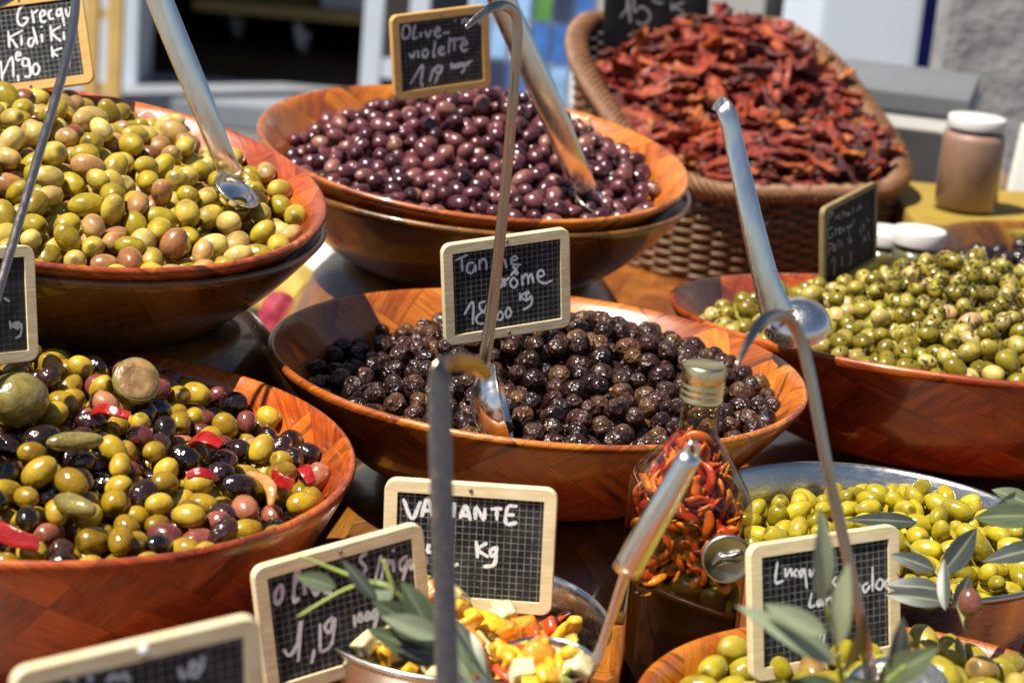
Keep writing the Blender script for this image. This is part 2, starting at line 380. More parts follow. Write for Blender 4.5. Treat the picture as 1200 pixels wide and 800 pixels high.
def pack(hfun, inside, bound, r, layers=1.7, K=26, nmax=1000, jit=.10, seed=1, floor=None, tol=.35):
    """drop spheres one by one to the lowest place of K tries until the heap reaches hfun"""
    g = np.random.default_rng(seed); pts = np.empty((nmax, 4)); n = 0; miss = 0
    x0, x1, y0, y1 = bound
    while n < nmax and miss < 14:
        X = g.uniform(x0, x1, K*2); Y = g.uniform(y0, y1, K*2); ok = inside(X, Y); X = X[ok][:K]; Y = Y[ok][:K]
        if len(X) == 0: continue
        rr = r*(1+g.uniform(-jit, jit)); h = hfun(X, Y)
        Z = h-layers*2*r
        if floor is not None: Z = np.maximum(Z, floor(X, Y)+rr)
        if n:
            q = pts[:n]; d2 = (X[:, None]-q[:, 0])**2+(Y[:, None]-q[:, 1])**2; R2 = (rr+q[:, 3])**2
            zz = np.where(d2 < R2, q[:, 2]+np.sqrt(np.maximum(R2-d2, 0)), -9); Z = np.maximum(Z, zz.max(1))
        s = Z-h; i = int(s.argmin())
        if s[i] > tol*r: miss += 1; continue
        miss = 0; pts[n] = (X[i], Y[i], Z[i], rr); n += 1
    return pts[:n]
def visible(Pw, rad):
    """visible pixel count of each ball in the photo frame"""
    x, y, z = proj(Pw); pr = FPX*np.asarray(rad)/z; buf = np.full((800, 1200), 9.0, np.float32); idb = np.full((800, 1200), -1, np.int32)
    for i in np.argsort(z):
        X0, X1 = int(max(0, x[i]-pr[i])), int(min(1199, x[i]+pr[i])); Y0, Y1 = int(max(0, y[i]-pr[i])), int(min(799, y[i]+pr[i]))
        if X1 <= X0 or Y1 <= Y0: continue
        yy, xx = np.mgrid[Y0:Y1+1, X0:X1+1]; dd = (xx-x[i])**2+(yy-y[i])**2; m = dd < pr[i]**2
        dz = z[i]-np.sqrt(np.maximum(pr[i]**2-dd, 0))/pr[i]*rad[i]
        sub = buf[Y0:Y1+1, X0:X1+1]; m &= dz < sub; sub[m] = dz[m]; idb[Y0:Y1+1, X0:X1+1][m] = i
    return np.bincount(idb[idb >= 0], minlength=len(z))
def rand_rot(g, flat=.5):
    d = Vector((g.normal(), g.normal(), g.normal()*flat)).normalized()
    return d.to_track_quat('X', 'Z') @ Quaternion((1, 0, 0), g.uniform(0, 6.28))
def join_stuff(name, items, mats, label=None):
    """items: (mesh, matrix, matindex, rnd) -> one mesh"""
    VV = []; FV = []; FS = []; off = 0; mi = []; rv = []; cache = {}
    for me, M, k, rn in items:
        if me.name not in cache:
            a = np.empty(len(me.vertices)*3); me.vertices.foreach_get('co', a)
            cache[me.name] = (a.reshape(-1, 3), [tuple(p.vertices) for p in me.polygons])
        a, fs = cache[me.name]; Mn = np.array(M)
        VV.append(a@Mn[:3, :3].T+Mn[:3, 3]); FV += [tuple(i+off for i in f) for f in fs]; mi += [k]*len(fs); rv += [rn]*len(a); off += len(a)
    me = mesh_from(np.concatenate(VV), FV, True)
    for m in mats: me.materials.append(m)
    me.polygons.foreach_set('material_index', mi)
    at = me.attributes.new('rnd', 'FLOAT', 'POINT'); at.data.foreach_set('value', np.array(rv, np.float32))
    o = obj(name, me); o['kind'] = 'stuff'
    if label: o['label'] = label
    return o
def heap(name, label, cat, group, M, hfun, inside, bound, a, b, kinds, seed, floor=None, jit=.14, layers=1.7, egg=.06, lump=0.0, flat=.5, nmax=900, limit=300, sq=1.0, fac=1.0):
    """kinds: list of (weight, material, label) ; returns world centres, radii"""
    r = (a*b*b)**(1/3)*.965*fac; pts = pack(hfun, inside, bound, r, layers, nmax=nmax, jit=jit, seed=seed, floor=floor)
    Mn = np.array(M); Wp = pts[:, :3]@Mn[:3, :3].T+Mn[:3, 3]
    vis = visible(Wp, pts[:, 3]); order = np.argsort(-vis); keep = set(int(i) for i in order[:limit] if vis[i] > 12)
    g = np.random.default_rng(seed+50); wsum = sum(k[0] for k in kinds); meshes = []
    for ki, (wt, mat, lab) in enumerate(kinds):
        L = []
        for v in range(3):
            me = olive_mesh(a*(1+.08*(v-1)), b, egg=egg, seed=seed+v, lump=lump, dimple=(v != 2)); me.materials.append(mat); L.append(me)
        meshes.append(L)
    lows = [olive_mesh(a, b, 10, 7, egg=egg, seed=seed) for _ in (0,)]
    stuff = []
    for i in range(len(pts)):
        q = g.uniform(0, wsum); ki = 0
        while q > kinds[ki][0]: q -= kinds[ki][0]; ki += 1
        sc = pts[i, 3]/r
        Mi = Matrix.LocRotScale(Vector(Wp[i]), rand_rot(g, flat), Vector((sc, sc, sc*g.uniform(.95, 1.03))))
        if i in keep:
            o = obj(name, meshes[ki][int(g.integers(3))], None, None, Mi); tag(o, kinds[ki][2], cat, group)
        else: stuff.append((lows[0], Mi, ki, float(g.uniform())))
    if stuff: join_stuff(name+'_heap', stuff, [k[1] for k in kinds])
    return Wp, pts[:, 3]
def gauss(X, Y, cx, cy, sx, sy): return np.exp(-((X-cx)/sx)**2/2-((Y-cy)/sy)**2/2)
def bowl_heap(k, hf, margin=.004, **kw):
    cc, R, D, tx, ty = BOWLS[k]; M = tilt_frame(cc, tx, ty)
    r0f = .5 if k == 'right' else .42
    fl = lambda X, Y: inner_z(np.hypot(X, Y), R, D, r0f, 1.8)
    rr = kw['b']
    ins = lambda X, Y: (np.hypot(X, Y) < R-TH-rr-margin) & (hf(X, Y) > fl(X, Y)+rr*.8)
    return heap(M=M, hfun=hf, inside=ins, bound=(-R, R, -R, R), floor=fl, **kw)

M_TANCHE = olive_mat('olive_black_wrinkled', [(0, (.012, .004, .003)), (.45, (.028, .009, .006)), (.75, (.050, .018, .010)), (.95, (.085, .036, .014)), (1, (.11, .05, .018))], .22, .85, speckf=.03, coat=.25, spec=.4)
M_VIOLET = olive_mat('olive_violet', [(0, (.030, .007, .010)), (.45, (.072, .016, .024)), (.8, (.13, .035, .042)), (.95, (.20, .075, .06)), (1, (.28, .13, .08))], .19, 0, speck=(.4, .25, .25), speckf=.12, coat=.3)
M_GREC = olive_mat('olive_yellow_green', [(0, (.25, .175, .006)), (.35, (.36, .26, .014)), (.7, (.44, .325, .05)), (1, (.50, .38, .11))], .2, 0, sss=.1, coat=.15)
M_GREC_P = olive_mat('olive_pinkish', [(0, (.44, .29, .09)), (.5, (.38, .20, .065)), (.85, (.29, .12, .042)), (1, (.16, .05, .02))], .2, 0, sss=.1, coat=.15)
M_MGREEN = olive_mat('olive_olive_green', [(0, (.19, .110, .003)), (.5, (.32, .195, .005)), (1, (.44, .29, .020))], .18, 0, sss=.1, coat=.3)
M_MBLACK = olive_mat('olive_black_glossy', [(0, (.008, .004, .003)), (.7, (.016, .006, .005)), (1, (.045, .014, .010))], .12, .35, coat=.7, speckf=.02)
M_MPURP = olive_mat('olive_purple_pink', [(0, (.09, .016, .016)), (.5, (.19, .045, .034)), (1, (.36, .13, .06))], .18, 0, coat=.5)
M_PICH = olive_mat('olive_pale_green', [(0, (.15, .115, .006)), (.4, (.25, .195, .014)), (.75, (.36, .285, .055)), (.93, (.44, .33, .12)), (1, (.46, .27, .13))], .24, 0, speck=(.10, .09, .02), speckf=.2, sss=.1, coat=.25)
M_LUCQ = olive_mat('olive_bright_green', [(0, (.25, .20, .004)), (.5, (.36, .28, .005)), (1, (.46, .36, .018))], .18, 0, sss=.12, coat=.5)
M_LUCQ2 = olive_mat('olive_front_green', [(0, (.24, .195, .006)), (.75, (.36, .29, .012)), (.93, (.36, .26, .05)), (1, (.24, .12, .04))], .22, 0, sss=.12, coat=.4)

hT = lambda X, Y: -.030+.010*np.cos(X*9)+.040*gauss(X, Y, .055, .035, .085, .075)+.010*gauss(X, Y, .03, -.12, .10, .05)+.006*gauss(X, Y, -.04, .05, .05, .05)
bowl_heap('tanche', hT, name='black_olive', label='', cat='olive', group='wrinkled black olives in the bowl', a=.0084, b=.0071, seed=3,
  kinds=[(1, M_TANCHE, 'wrinkled black olive in the wide wooden bowl')], lump=.05, nmax=1700)
hV = lambda X, Y: -.030+.066*gauss(X, Y, .01, .06, .085, .085)+.018*gauss(X, Y, .02, -.13, .12, .06)
bowl_heap('violet', hV, name='violet_olive', label='', cat='olive', group='violet olives in the bowl', a=.0095, b=.0072, seed=4,
  kinds=[(1, M_VIOLET, 'glossy violet olive heaped in the upper nested bowl')], nmax=1700)
hG = lambda X, Y: -.022+.044*gauss(X, Y, -.04, .05, .12, .10)+.012*gauss(X, Y, .07, -.10, .12, .08)
bowl_heap('grecque', hG, name='green_olive', label='', cat='olive', group='pinkish green olives in the bowl', a=.0113, b=.0084, seed=5,
  kinds=[(.74, M_GREC, 'yellowish green olive among pinkish ones in the tilted bowl'), (.26, M_GREC_P, 'pinkish brown olive among yellowish green ones in the tilted bowl')], nmax=1300)
hM = lambda X, Y: -.026+.058*gauss(X, Y, -.05, .05, .11, .09)+.014*gauss(X, Y, .0, -.10, .14, .06)
bowl_heap('mixed', hM, name='mixed_olive', label='', cat='olive', group='mixed olives in the bowl', a=.0097, b=.0075, seed=6, jit=.16,
  kinds=[(.53, M_MGREEN, 'green olive among black ones in the mixed olive bowl'), (.30, M_MBLACK, 'shiny black olive among green ones in the mixed olive bowl'), (.17, M_MPURP, 'purplish pink olive among green ones in the mixed olive bowl')], nmax=1300)
hR = lambda X, Y: -.040+.094*gauss(X, Y, .02, .04, .09, .10)+.028*gauss(X, Y, -.02, -.14, .14, .07)+.036*gauss(X, Y, -.15, .02, .06, .07)
WR, RR = bowl_heap('right', hR, name='pale_olive', label='', cat='olive', group='herb-dressed olives in the bowl', a=.0096, b=.0075, seed=8,
  kinds=[(1, M_PICH, 'pale green olive with herbs in the large wooden bowl')], nmax=2200)
hF = lambda X, Y: -.012+.030*gauss(X, Y, .02, .02, .08, .08)
bowl_heap('front', hF, name='long_green_olive', label='', cat='olive', group='long green olives in the front bowl', a=.0118, b=.0078, seed=9,
  kinds=[(1, M_LUCQ2, 'long green olive in the wooden bowl before the steel basin')], nmax=420)
hS = lambda X, Y: -.018+.026*gauss(X, Y, .045, .03, .06, .06)
insS = lambda X, Y: np.hypot(X, Y) < SRR*.86-.008
heap('basin_olive', '', 'olive', 'bright green olives in the steel basin', T(SR), hS, insS, (-SRR, SRR, -SRR, SRR), .0097, .0065, [(1, M_LUCQ, 'bright green olive in the wide steel basin')], 10, nmax=700, layers=1.3)

# ------------------------------------------------------------------ chalkboard price signs
SW, SH = .1, .077
def sign_matrix(p):
    cx, cy, d, yaw, lean, rol = p
    return T(P(cx, cy, d)) @ Matrix.Rotation(yaw, 4, 'Z') @ Matrix.Rotation(-lean, 4, 'X') @ Matrix.Rotation(-rol, 4, 'Y')
def rrect(w, h, r, n=6):
    out = []
    for sx, sz, a0 in ((1, 1, 0), (-1, 1, 90), (-1, -1, 180), (1, -1, 270)):
        for i in range(n+1):
            a = math.radians(a0+90*i/n); out.append((sx*(w/2-r)+r*math.cos(a), sz*(h/2-r)+r*math.sin(a)))
    return out
def frame_mesh(w, h, bw, r=.007, t=.005):
    o = rrect(w, h, r); n = len(o); i_ = rrect(w-2*bw, h-2*bw, .0006); V = []; F = []
    o2 = rrect(w-.0012, h-.0012, r-.0006)
    for loop, y in ((o2, -t/2), (o, -t/2+.0006), (o, t/2), (i_, t/2), (i_, -t/2)):
        V += [(x, y, z) for x, z in loop]
    for k in range(5):
        for i in range(n): F.append((k*n+i, k*n+(i+1) % n, ((k+1) % 5)*n+(i+1) % n, ((k+1) % 5)*n+i))
    return autosmooth(mesh_from(V, F), 30)
def ribbon(strokes, wd, M, seed=0):
    """strokes: photo pixels -> ribbon mesh on the sign's board, local coords"""
    Mi = np.array(M.inverted()); o = Mi[:3, :3]@CAM+Mi[:3, 3]; r = random.Random(seed); V = []; F = []
    YP = -.0012
    for st in strokes:
        L = []
        for x, y in st:
            d = Mi[:3, :3]@ray(x, y); t = (YP-o[1])/d[1]; q = o+d*t; L.append(Vector((q[0], YP-.0001*r.random(), q[2])))
        C = catmull(L, 5); n = len(C); b0 = len(V)
        for i, p in enumerate(C):
            t = (C[min(i+1, n-1)]-C[max(i-1, 0)])
            if t.length < 1e-7: t = Vector((1, 0, 0))
            t.normalize(); nn = Vector((-t.z, 0, t.x)); ww = wd*1.15*(.75+.5*r.random())*(.7 if i in (0, n-1) else 1)/2
            V += [p+nn*ww, p-nn*ww]
        for i in range(n-1): F.append((b0+2*i, b0+2*i+1, b0+2*i+3, b0+2*i+2))
    return mesh_from(V, F, False)
def Z(x0, y0, s, strokes): return [[(x0+a*s, y0+b*s) for a, b in st] for st in strokes]
def sign(pose, label, strokes, wd=.0014, w=SW, h=SH, bw=.0075, fmat=None, smat=None, cmat=None, stick=0, seed=0, pin=False):
    M = sign_matrix(pose)
    t = thing('chalkboard_sign', label, 'sign', M)
    obj('frame', frame_mesh(w, h, bw), fmat or M_FRAME, t)
    obj('slate', box_me(-w/2+bw-.0004, w/2-bw+.0004, -.0009, .0012, -h/2+bw-.0004, h/2-bw+.0004), smat or M_SLATE, t)
    for sz in (1, -1):
        rv = lathe([(.0012, 0), (.0012, .0005), (.0006, .0009), (.0002, .0006)], 12, True, True)
        obj('rivet', rv, M_RIVET, t, Matrix.Translation((.0, -.0025, sz*(h/2-bw*.5))) @ Matrix.Rotation(math.radians(90), 4, 'X'))
    if strokes: obj('chalk_writing', ribbon(strokes, wd, M, seed), cmat or M_CHALK, t)
    if pin: obj('pin', lathe([(.0006, 0), (.0022, .0006), (.0024, .0018), (.0016, .0030), (.0003, .0034)], 20, True, True), M_LID, t, Matrix.Translation((.001, -.0027, h/2-bw*.35)) @ Matrix.Rotation(math.radians(90), 4, 'X'))
    if stick:
        Mi = M.inverted(); base = M @ Vector((0, .004, -h/2+.02)); foot = Vector((base.x, base.y+.01, TABZ))
        obj('sign_stick', sweep([Mi @ base, Mi @ base.lerp(foot, .5), Mi @ foot], .004, .004, (1, 0, 0), 8), M_STEEL, t)
        obj('stick_base', lathe([(.03, 0), (.03, .004), (.006, .008)], 32, True, True), M_STEEL, t, Mi @ T(foot+Vector((0, 0, .0005))))
    return t
tan = Z(510, 260, .1875, [[(125,240),(205,205)],[(165,225),(170,310)],[(243,255),(208,258),(200,308),(232,318),(250,270),(254,315)],[(275,235),(278,300)],[(275,262),(298,230),(318,250),(320,300)],
 [(375,250),(355,265),(360,298),(380,296)],[(408,205),(412,295)],[(412,255),(432,235),(446,290)],[(475,245),(510,232),(500,214),(478,225),(480,262),(535,268)],[(482,272),(520,322)],[(520,278),(474,330)],
 [(425,355),(400,360),(392,400),(412,405),(426,360),(430,405)],[(435,350),(440,400)],[(435,372),(465,345)],[(490,345),(467,380),(490,412),(515,380),(490,345)],[(472,338),(490,312),(515,332)],
 [(540,330),(548,400)],[(545,362),(565,325),(580,345),(582,390)],[(582,352),(600,325),(615,382)],[(645,345),(680,330),(665,300),(640,322),(650,370),(690,382),(735,362)],
 [(530,440),(530,495)],[(585,430),(535,465),(575,495)],[(592,440),(568,458),(580,488),(600,460),(600,515),(548,550)],
 [(180,580),(235,500),(235,640)],[(315,495),(278,510),(282,545),(320,580),(310,630),(265,630),(260,590),(310,550),(325,512)],[(355,600),(345,640)],[(402,555),(385,600),(408,612),(425,580),(402,555)],[(455,530),(440,570),(455,600),(475,565),(455,530)]])
sign((593.8, 335.2, 1.5, .421, -.02, .124), 'chalkboard price sign lettered Tanche arôme stuck in wrinkled black olives', tan, .0015)
vio = Z(450, 0, .15, [[(190,195),(150,215),(145,290),(180,300),(205,250),(190,195)],[(245,190),(225,300),(265,290)],[(290,250),(285,300)],[(320,240),(345,290),(370,230)],[(400,255),(435,240),(420,215),(395,260),(420,290),(450,275)],[(460,262),(515,255)],
 [(550,160),(562,166)],[(610,150),(615,192)],[(612,168),(638,150),(645,190)],[(662,150),(655,180),(680,176),(662,150)],[(700,150),(702,186)],[(700,165),(720,148)],[(735,170),(765,160),(750,142),(735,165),(752,188),(780,178)],
 [(195,420),(225,450),(240,400)],[(265,390),(270,455)],[(320,380),(300,420),(320,450),(345,415),(320,380)],[(400,320),(385,440),(405,432)],[(430,402),(465,382),(450,365),(425,400),(450,430),(480,415)],[(512,290),(505,420)],[(548,290),(550,400)],[(500,318),(640,298)],[(600,362),(650,345),(630,320),(600,360),(620,400),(655,385)],
 [(205,660),(300,510),(285,660)],[(305,650),(295,682)],[(355,640),(388,530)],[(455,520),(412,520),(402,558),(440,570),(455,520),(395,655)],
 [(530,490),(525,545)],[(557,500),(545,525),(562,532),(557,500)],[(587,490),(575,518),(595,520),(587,490)],[(625,490),(607,500),(615,520),(630,495),(625,550),(600,570)],[(650,480),(652,520)],[(650,497),(690,472)]])
sign((516.9, 61.3, 1.881, .549, .02, .124), 'honey framed chalkboard sign lettered Olive noire violette in violet olives', vio, .0019, fmat=M_FRAME_H, cmat=M_CHALK_Y)
gre = Z(0, 0, .1375, [[(205,45),(160,90),(150,180),(190,222),(240,165),(195,155)],[(270,90),(290,200)],[(275,125),(325,85)],[(340,148),(385,122),(365,90),(340,130),(355,190),(395,180)],[(445,85),(415,110),(425,160),(462,160)],[(518,75),(485,95),(490,140),(518,120),(520,72),(545,200)],[(558,75),(570,132),(595,130),(602,60)],[(602,60),(612,130)],[(640,110),(665,85),(645,70),(632,120),(665,125)],
 [(70,265),(80,410)],[(195,260),(85,322),(110,350),(150,410)],[(180,300),(185,390)],[(285,322),(245,340),(245,390),(275,390),(295,330)],[(280,230),(320,382)],[(355,290),(362,365)],[(350,222),(355,238)],[(430,215),(440,355)],[(520,225),(445,280),(520,355)],[(540,270),(548,345)],[(545,205),(550,225)],
 [(440,395),(450,495)],[(530,410),(450,445),(495,482)],[(575,440),(550,460),(565,490),(585,450),(585,550),(545,575)],[(5,520),(20,690)],[(25,640),(100,490),(115,660)],[(155,640),(155,695)],[(140,480),(175,470),(155,445),(135,475),(145,515),(175,505)],[(240,510),(200,500),(195,560),(240,555),(240,500),(260,640),(205,655)],[(310,540),(280,570),(285,630),(320,630),(335,580),(310,540)]])
sign((29.5, 51.4, 1.692, .09, .35, .207), 'honey framed chalkboard sign lettered Grecque Kidi Ki in pinkish green olives', gre, .0015, fmat=M_FRAME_H, cmat=M_CHALK_Y)
sign((-41.2, 361.3, 1.29, .729, .181, -.025), 'chalkboard sign with a faint Kg standing in the mixed olives', Z(0, 270, .225, [[(50,470),(58,512)],[(100,475),(66,490),(95,515)],[(105,480),(85,490),(95,505),(110,485),(108,540),(80,562)],[(20,350),(50,370)]]), .0014, smat=M_SLATE_F, cmat=M_CHALK_F, fmat=M_FRAME, w=.094, h=.0725, bw=.007)
pic = Z(950, 205, .175, [[(115,250),(120,340)],[(115,255),(150,250),(120,295)],[(165,270),(168,300)],[(195,262),(180,280),(200,292)],[(212,240),(215,285)],[(215,262),(232,250),(236,280)],[(250,248),(245,270),(262,262),(250,248)],[(280,215),(285,255)],[(305,225),(320,240)],[(330,190),(325,220),(345,212)],
 [(148,350),(112,372),(122,425),(150,402),(138,392)],[(165,355),(170,405)],[(165,372),(180,355)],[(188,375),(205,360),(192,350),(188,390),(208,384)],[(225,345),(215,372),(232,370)],[(250,330),(240,355),(252,350),(255,395)],[(262,325),(268,352),(280,320)],[(290,290),(286,330)],[(330,350),(335,400)],[(345,345),(360,335),(350,380)],[(375,290),(392,310)],
 [(120,450),(120,540)],[(120,455),(150,470),(125,500)],[(160,460),(150,500),(172,500),(160,460)],[(185,430),(190,490)],[(205,440),(212,478)],[(250,420),(255,450),(280,438)],[(262,400),(268,445)],[(345,460),(372,400)],[(350,410),(372,440)],[(382,370),(395,440)],
 [(135,590),(160,560),(155,685)],[(208,540),(212,610)],[(267,510),(270,582),(255,600)]])
sign((994.6, 275.8, 1.873, .941, .056, .143), 'turned chalkboard sign with faint small writing in herb-dressed olives', pic, .0012, smat=M_SLATE_P, cmat=M_CHALK_F, fmat=simple('frame_dark', (.20, .15, .06), .6), bw=.005)
var = Z(440, 550, .225, [[(145,150),(190,255),(235,165)],[(240,245),(270,150),(295,245)],[(250,215),(290,210)],[(325,160),(325,245)],[(325,165),(362,178),(330,205),(368,245)],[(410,170),(408,250)],[(440,255),(470,190),(495,265)],[(450,235),(490,240)],[(520,260),(525,195),(565,260),(570,200)],[(600,205),(660,203)],[(632,205),(632,265)],[(740,190),(690,195),(680,280),(738,275)],[(685,235),(725,235)],
 [(525,370),(532,460)],[(582,380),(535,415),(588,455)],[(628,402),(600,420),(605,450),(628,430),(628,402),(620,490),(560,505)],[(410,500),(432,488)],[(280,385),(272,425),(292,430)]])
sign((549.7, 639.9, 1.193, -.067, .03, .044), 'chalkboard sign lettered VARIANTE Kg standing in the salad basin', var, .0019)
piq = Z(280, 540, 1/3, [[(150,430),(128,462),(132,502),(152,478),(152,432)],[(195,440),(212,392),(200,388),(192,490),(212,480)],[(228,430),(232,470)],[(226,408),(229,413)],[(250,430),(270,470),(290,420)],[(300,452),(325,435),(312,420),(302,460),(328,462)],
 [(450,320),(425,345),(446,375),(430,410)],[(500,330),(478,420)],[(512,345),(500,415)],[(512,350),(530,352),(512,380)],[(540,310),(545,318)],[(540,345),(545,390)],[(592,332),(565,355),(574,385),(596,345),(575,420)],[(603,340),(606,380),(630,337),(636,375)],[(640,372),(662,355),(650,338),(640,385)],
 [(155,660),(178,682),(205,640),(218,560),(208,705)],[(265,660),(255,712)],[(285,570),(285,670)],[(330,545),(302,580),(320,602),(336,550),(326,640),(290,672)],[(405,540),(408,582)],[(427,530),(418,560),(435,558),(427,530)],[(452,525),(445,556),(462,550),(452,525)],[(485,515),(468,535),(475,555),(492,512),(470,600),(440,628)]])
sign((403.7, 713.9, 1.119, .528, .05, .152), 'chalkboard sign lettered Olives 1,19 behind the olive twig', piq, .0018)
bl = Z(0, 600, .26667, [[(320,720),(325,750)],[(390,715),(400,745)],[(470,745),(500,715),(530,735)],[(540,700),(570,745)],[(790,680),(800,722),(822,715)],[(845,650),(835,700),(860,718),(885,680),(892,630)],[(850,650),(870,690)]])
sign((168.7, 855.2, .828, .531, .02, .098), 'chalkboard sign with a pale pin before the mixed olive bowl', bl, .0016, stick=1, pin=True)
luc = Z(870, 600, .25, [[(165,225),(155,325),(192,320)],[(200,260),(205,300),(225,265),(232,302)],[(258,265),(240,285),(256,302)],[(288,265),(266,278),(276,302),(290,265),(302,355)],[(315,265),(320,300),(340,262),(345,300)],[(362,290),(382,275),(368,262),(360,300),(384,298)],[(415,262),(398,275),(412,290),(398,302)],
 [(440,300),(425,330),(445,345)],[(470,320),(475,365),(495,325)],[(520,372),(550,345),(532,335),(525,375),(548,378)],[(590,330),(565,345),(575,375),(600,340)],[(610,255),(610,370)],[(642,310),(625,345),(648,360),(660,325),(642,310)],[(688,312),(665,335),(685,360)],
 [(325,375),(315,440),(342,435)],[(365,405),(350,420),(358,440),(372,405),(377,440)],[(395,400),(395,437)],[(395,417),(413,397),(420,440)],[(445,385),(430,405),(442,420),(450,388),(445,455)],[(370,560),(360,612)],[(385,570),(375,640)],[(420,540),(425,570)]])
sign((966.6, 704.9, 1.165, .471, .20, .035), 'chalkboard sign lettered Lucques behind the pale olive leaves', luc, .0013)

# slate in the tomato basket
bs = Z(690, 0, .1333, [[(275,155),(335,75),(342,-20),(365,205)],[(395,-20),(400,105),(460,60),(530,110),(530,180),(470,215),(415,190)],[(555,-5),(610,30),(655,20)],[(725,20),(735,100)],[(840,20),(750,60),(830,100)],[(850,125),(780,150),(800,175),(850,130)]])
Msl = sign_matrix((770, 8, 2.62, .38, .05, .05))
t = thing('price_slate', 'unframed black slate lettered 15 € Kg standing in the tomato basket', 'sign', Msl)
obj('slate', box_me(-.072, .072, -.0009, .003, -.10, .085, .0004), M_SLATE_P, t); obj('chalk_writing', ribbon(bs, .0022, Msl), M_CHALK_F, t)

# ------------------------------------------------------------------ ladles and spoons
def scoop_mesh(r, depth, th=.0012, n=36):
    pr = [(r*math.sin(a), -depth*math.cos(a)) for a in [i*math.pi/2/9 for i in range(10)]]
    pr[0] = (.0006, -depth)
    inn = [(max(.0006, x-th), z+th*.8) for x, z in pr[::-1]]
    return lathe(pr+[(r+.0004, .0005)]+inn, n, True, True)
def ladle(name, label, path, wd, th, hint, scoop=None, mat=None, cat='ladle', n=10, square=4.0, nseg=8, group=None):
    """path world points top->bottom; scoop=(centre, normal, r, depth)"""
    path = [Vector(p) for p in path]; base = path[-1].copy()
    t = thing(name, label, cat, T(base), group); inv = T(-base)
    me = sweep(catmull(path, nseg), wd, th, hint, n, square); me.transform(inv); obj('handle', me, mat or M_STEEL, t)
    if scoop:
        c, nrm, r, d = scoop; obj('scoop', scoop_mesh(r, d), M_STEEL, t, T(Vector(c)-base) @ frame((0, 0, 0), nrm))
    return t
toCam = (0, -1, .25)
# rod ladle at the left edge
ladle('rod_ladle', 'thin rod ladle with curled hook crossing the Grecque sign', [P(-32, 12, 1.26), P(0, 4, 1.27), P(40, -22, 1.285), P(72, -34, 1.29), P(88, -12, 1.29), P(80, 60, 1.285), P(40, 200, 1.27), P(0, 335, 1.25), P(-40, 470, 1.23)], .0056, .003, toCam, (P(-68, 478, 1.21), (.3, -.2, 1), .026, .020), M_STEEL_DK)
# flat spoon in pinkish green olives
ladle('flat_spoon', 'broad bright steel spoon stuck in the pinkish green olives', [P(145, -110, 1.50), P(187, 0, 1.50), P(232, 110, 1.50), P(258, 175, 1.505), P(272, 207, 1.512)], [.019, .019, .0185, .0165, .017], [.006, .006, .0055, .004, .0018], toCam, (P(277, 224, 1.512), (.5, -.2, .85), .018, .012), M_STEEL, square=2.3, n=20)
# hooked flat ladle in wrinkled black olives
ladle('hooked_ladle', 'hooked flat-handled ladle standing in the wrinkled black olives', [P(546, 33, 1.275), P(560, 20, 1.28), P(577, 9, 1.285), P(594, 8, 1.295), P(606, 26, 1.30), P(603, 90, 1.305), P(592, 220, 1.325), P(578, 350, 1.345), P(567, 425, 1.355), P(560, 460, 1.36)], [.003, .005, .006, .0065, .0068, .0068, .0072, .008, .009, .010], .0022, toCam, (P(590, 474, 1.36), (.95, .02, .30), .028, .022), M_STEEL_DK)
# broad spoon in violet olives
ladle('broad_spoon', 'broad trough-handled steel spoon stuck in the violet olives', [P(545, -110, 1.74), P(590, 5, 1.76), P(640, 115, 1.78), P(672, 192, 1.805), P(690, 226, 1.825)], [.023, .024, .0245, .023, .018], [.008, .008, .008, .006, .002], toCam, (P(700, 238, 1.828), (.4, -.2, .85), .024, .012), M_STEEL, square=2.3, n=20)
# ladle in herb dressed olives
ladle('broad_ladle', 'broad steel ladle resting in the herb-dressed olives', [P(838, 122, 1.565), P(850, 128, 1.55), P(862, 175, 1.55), P(880, 255, 1.55), P(897, 325, 1.555), P(912, 372, 1.56)], [.010, .014, .0150, .017, .020, .026], [.002, .004, .005, .006, .006, .004], toCam, (P(934, 381, 1.585), (.15, .35, -.75), .026, .020), M_STEEL, square=2.3, n=20)
# hooked rod in the front olives
ladle('hooked_rod_ladle', 'slim hooked ladle standing in the long green olives', [P(863, 430, .965), P(878, 398, .975), P(896, 374, .99), P(918, 371, 1.005), P(936, 392, 1.015), P(950, 445, 1.02), P(972, 560, 1.03), P(995, 660, 1.045), P(1012, 740, 1.06), P(1022, 800, 1.075)], [.002, .0045, .006, .0062, .0062, .006, .006, .006, .006, .008], .0022, toCam, (P(1050, 806, 1.07), (-.2, -.2, .9), .026, .02), M_STEEL_DK)
# foreground ladle
ladle('flat_handled_ladle', 'hooked ladle with flat handle rising before the VARIANTE sign', [P(572, 442, .93), P(556, 428, .915), P(534, 424, .90), P(518, 434, .89), P(515, 470, .888), P(517, 560, .885), P(521, 700, .88), P(524, 800, .878), P(527, 900, .88), P(529, 985, .885)], [.005, .0085, .010, .0103, .0103, .0103, .0103, .0103, .0103, .012], .0022, (0.12, -1, -.12), (P(560, 1010, .90), (-.1, -.1, 1), .028, .030), steel_mat('steel_rust_reflection', (.46, .31, .21), .2, (6, 6, .6), scr=.15))  # handle colour holds rust-brown stains plus a painted brown reflection
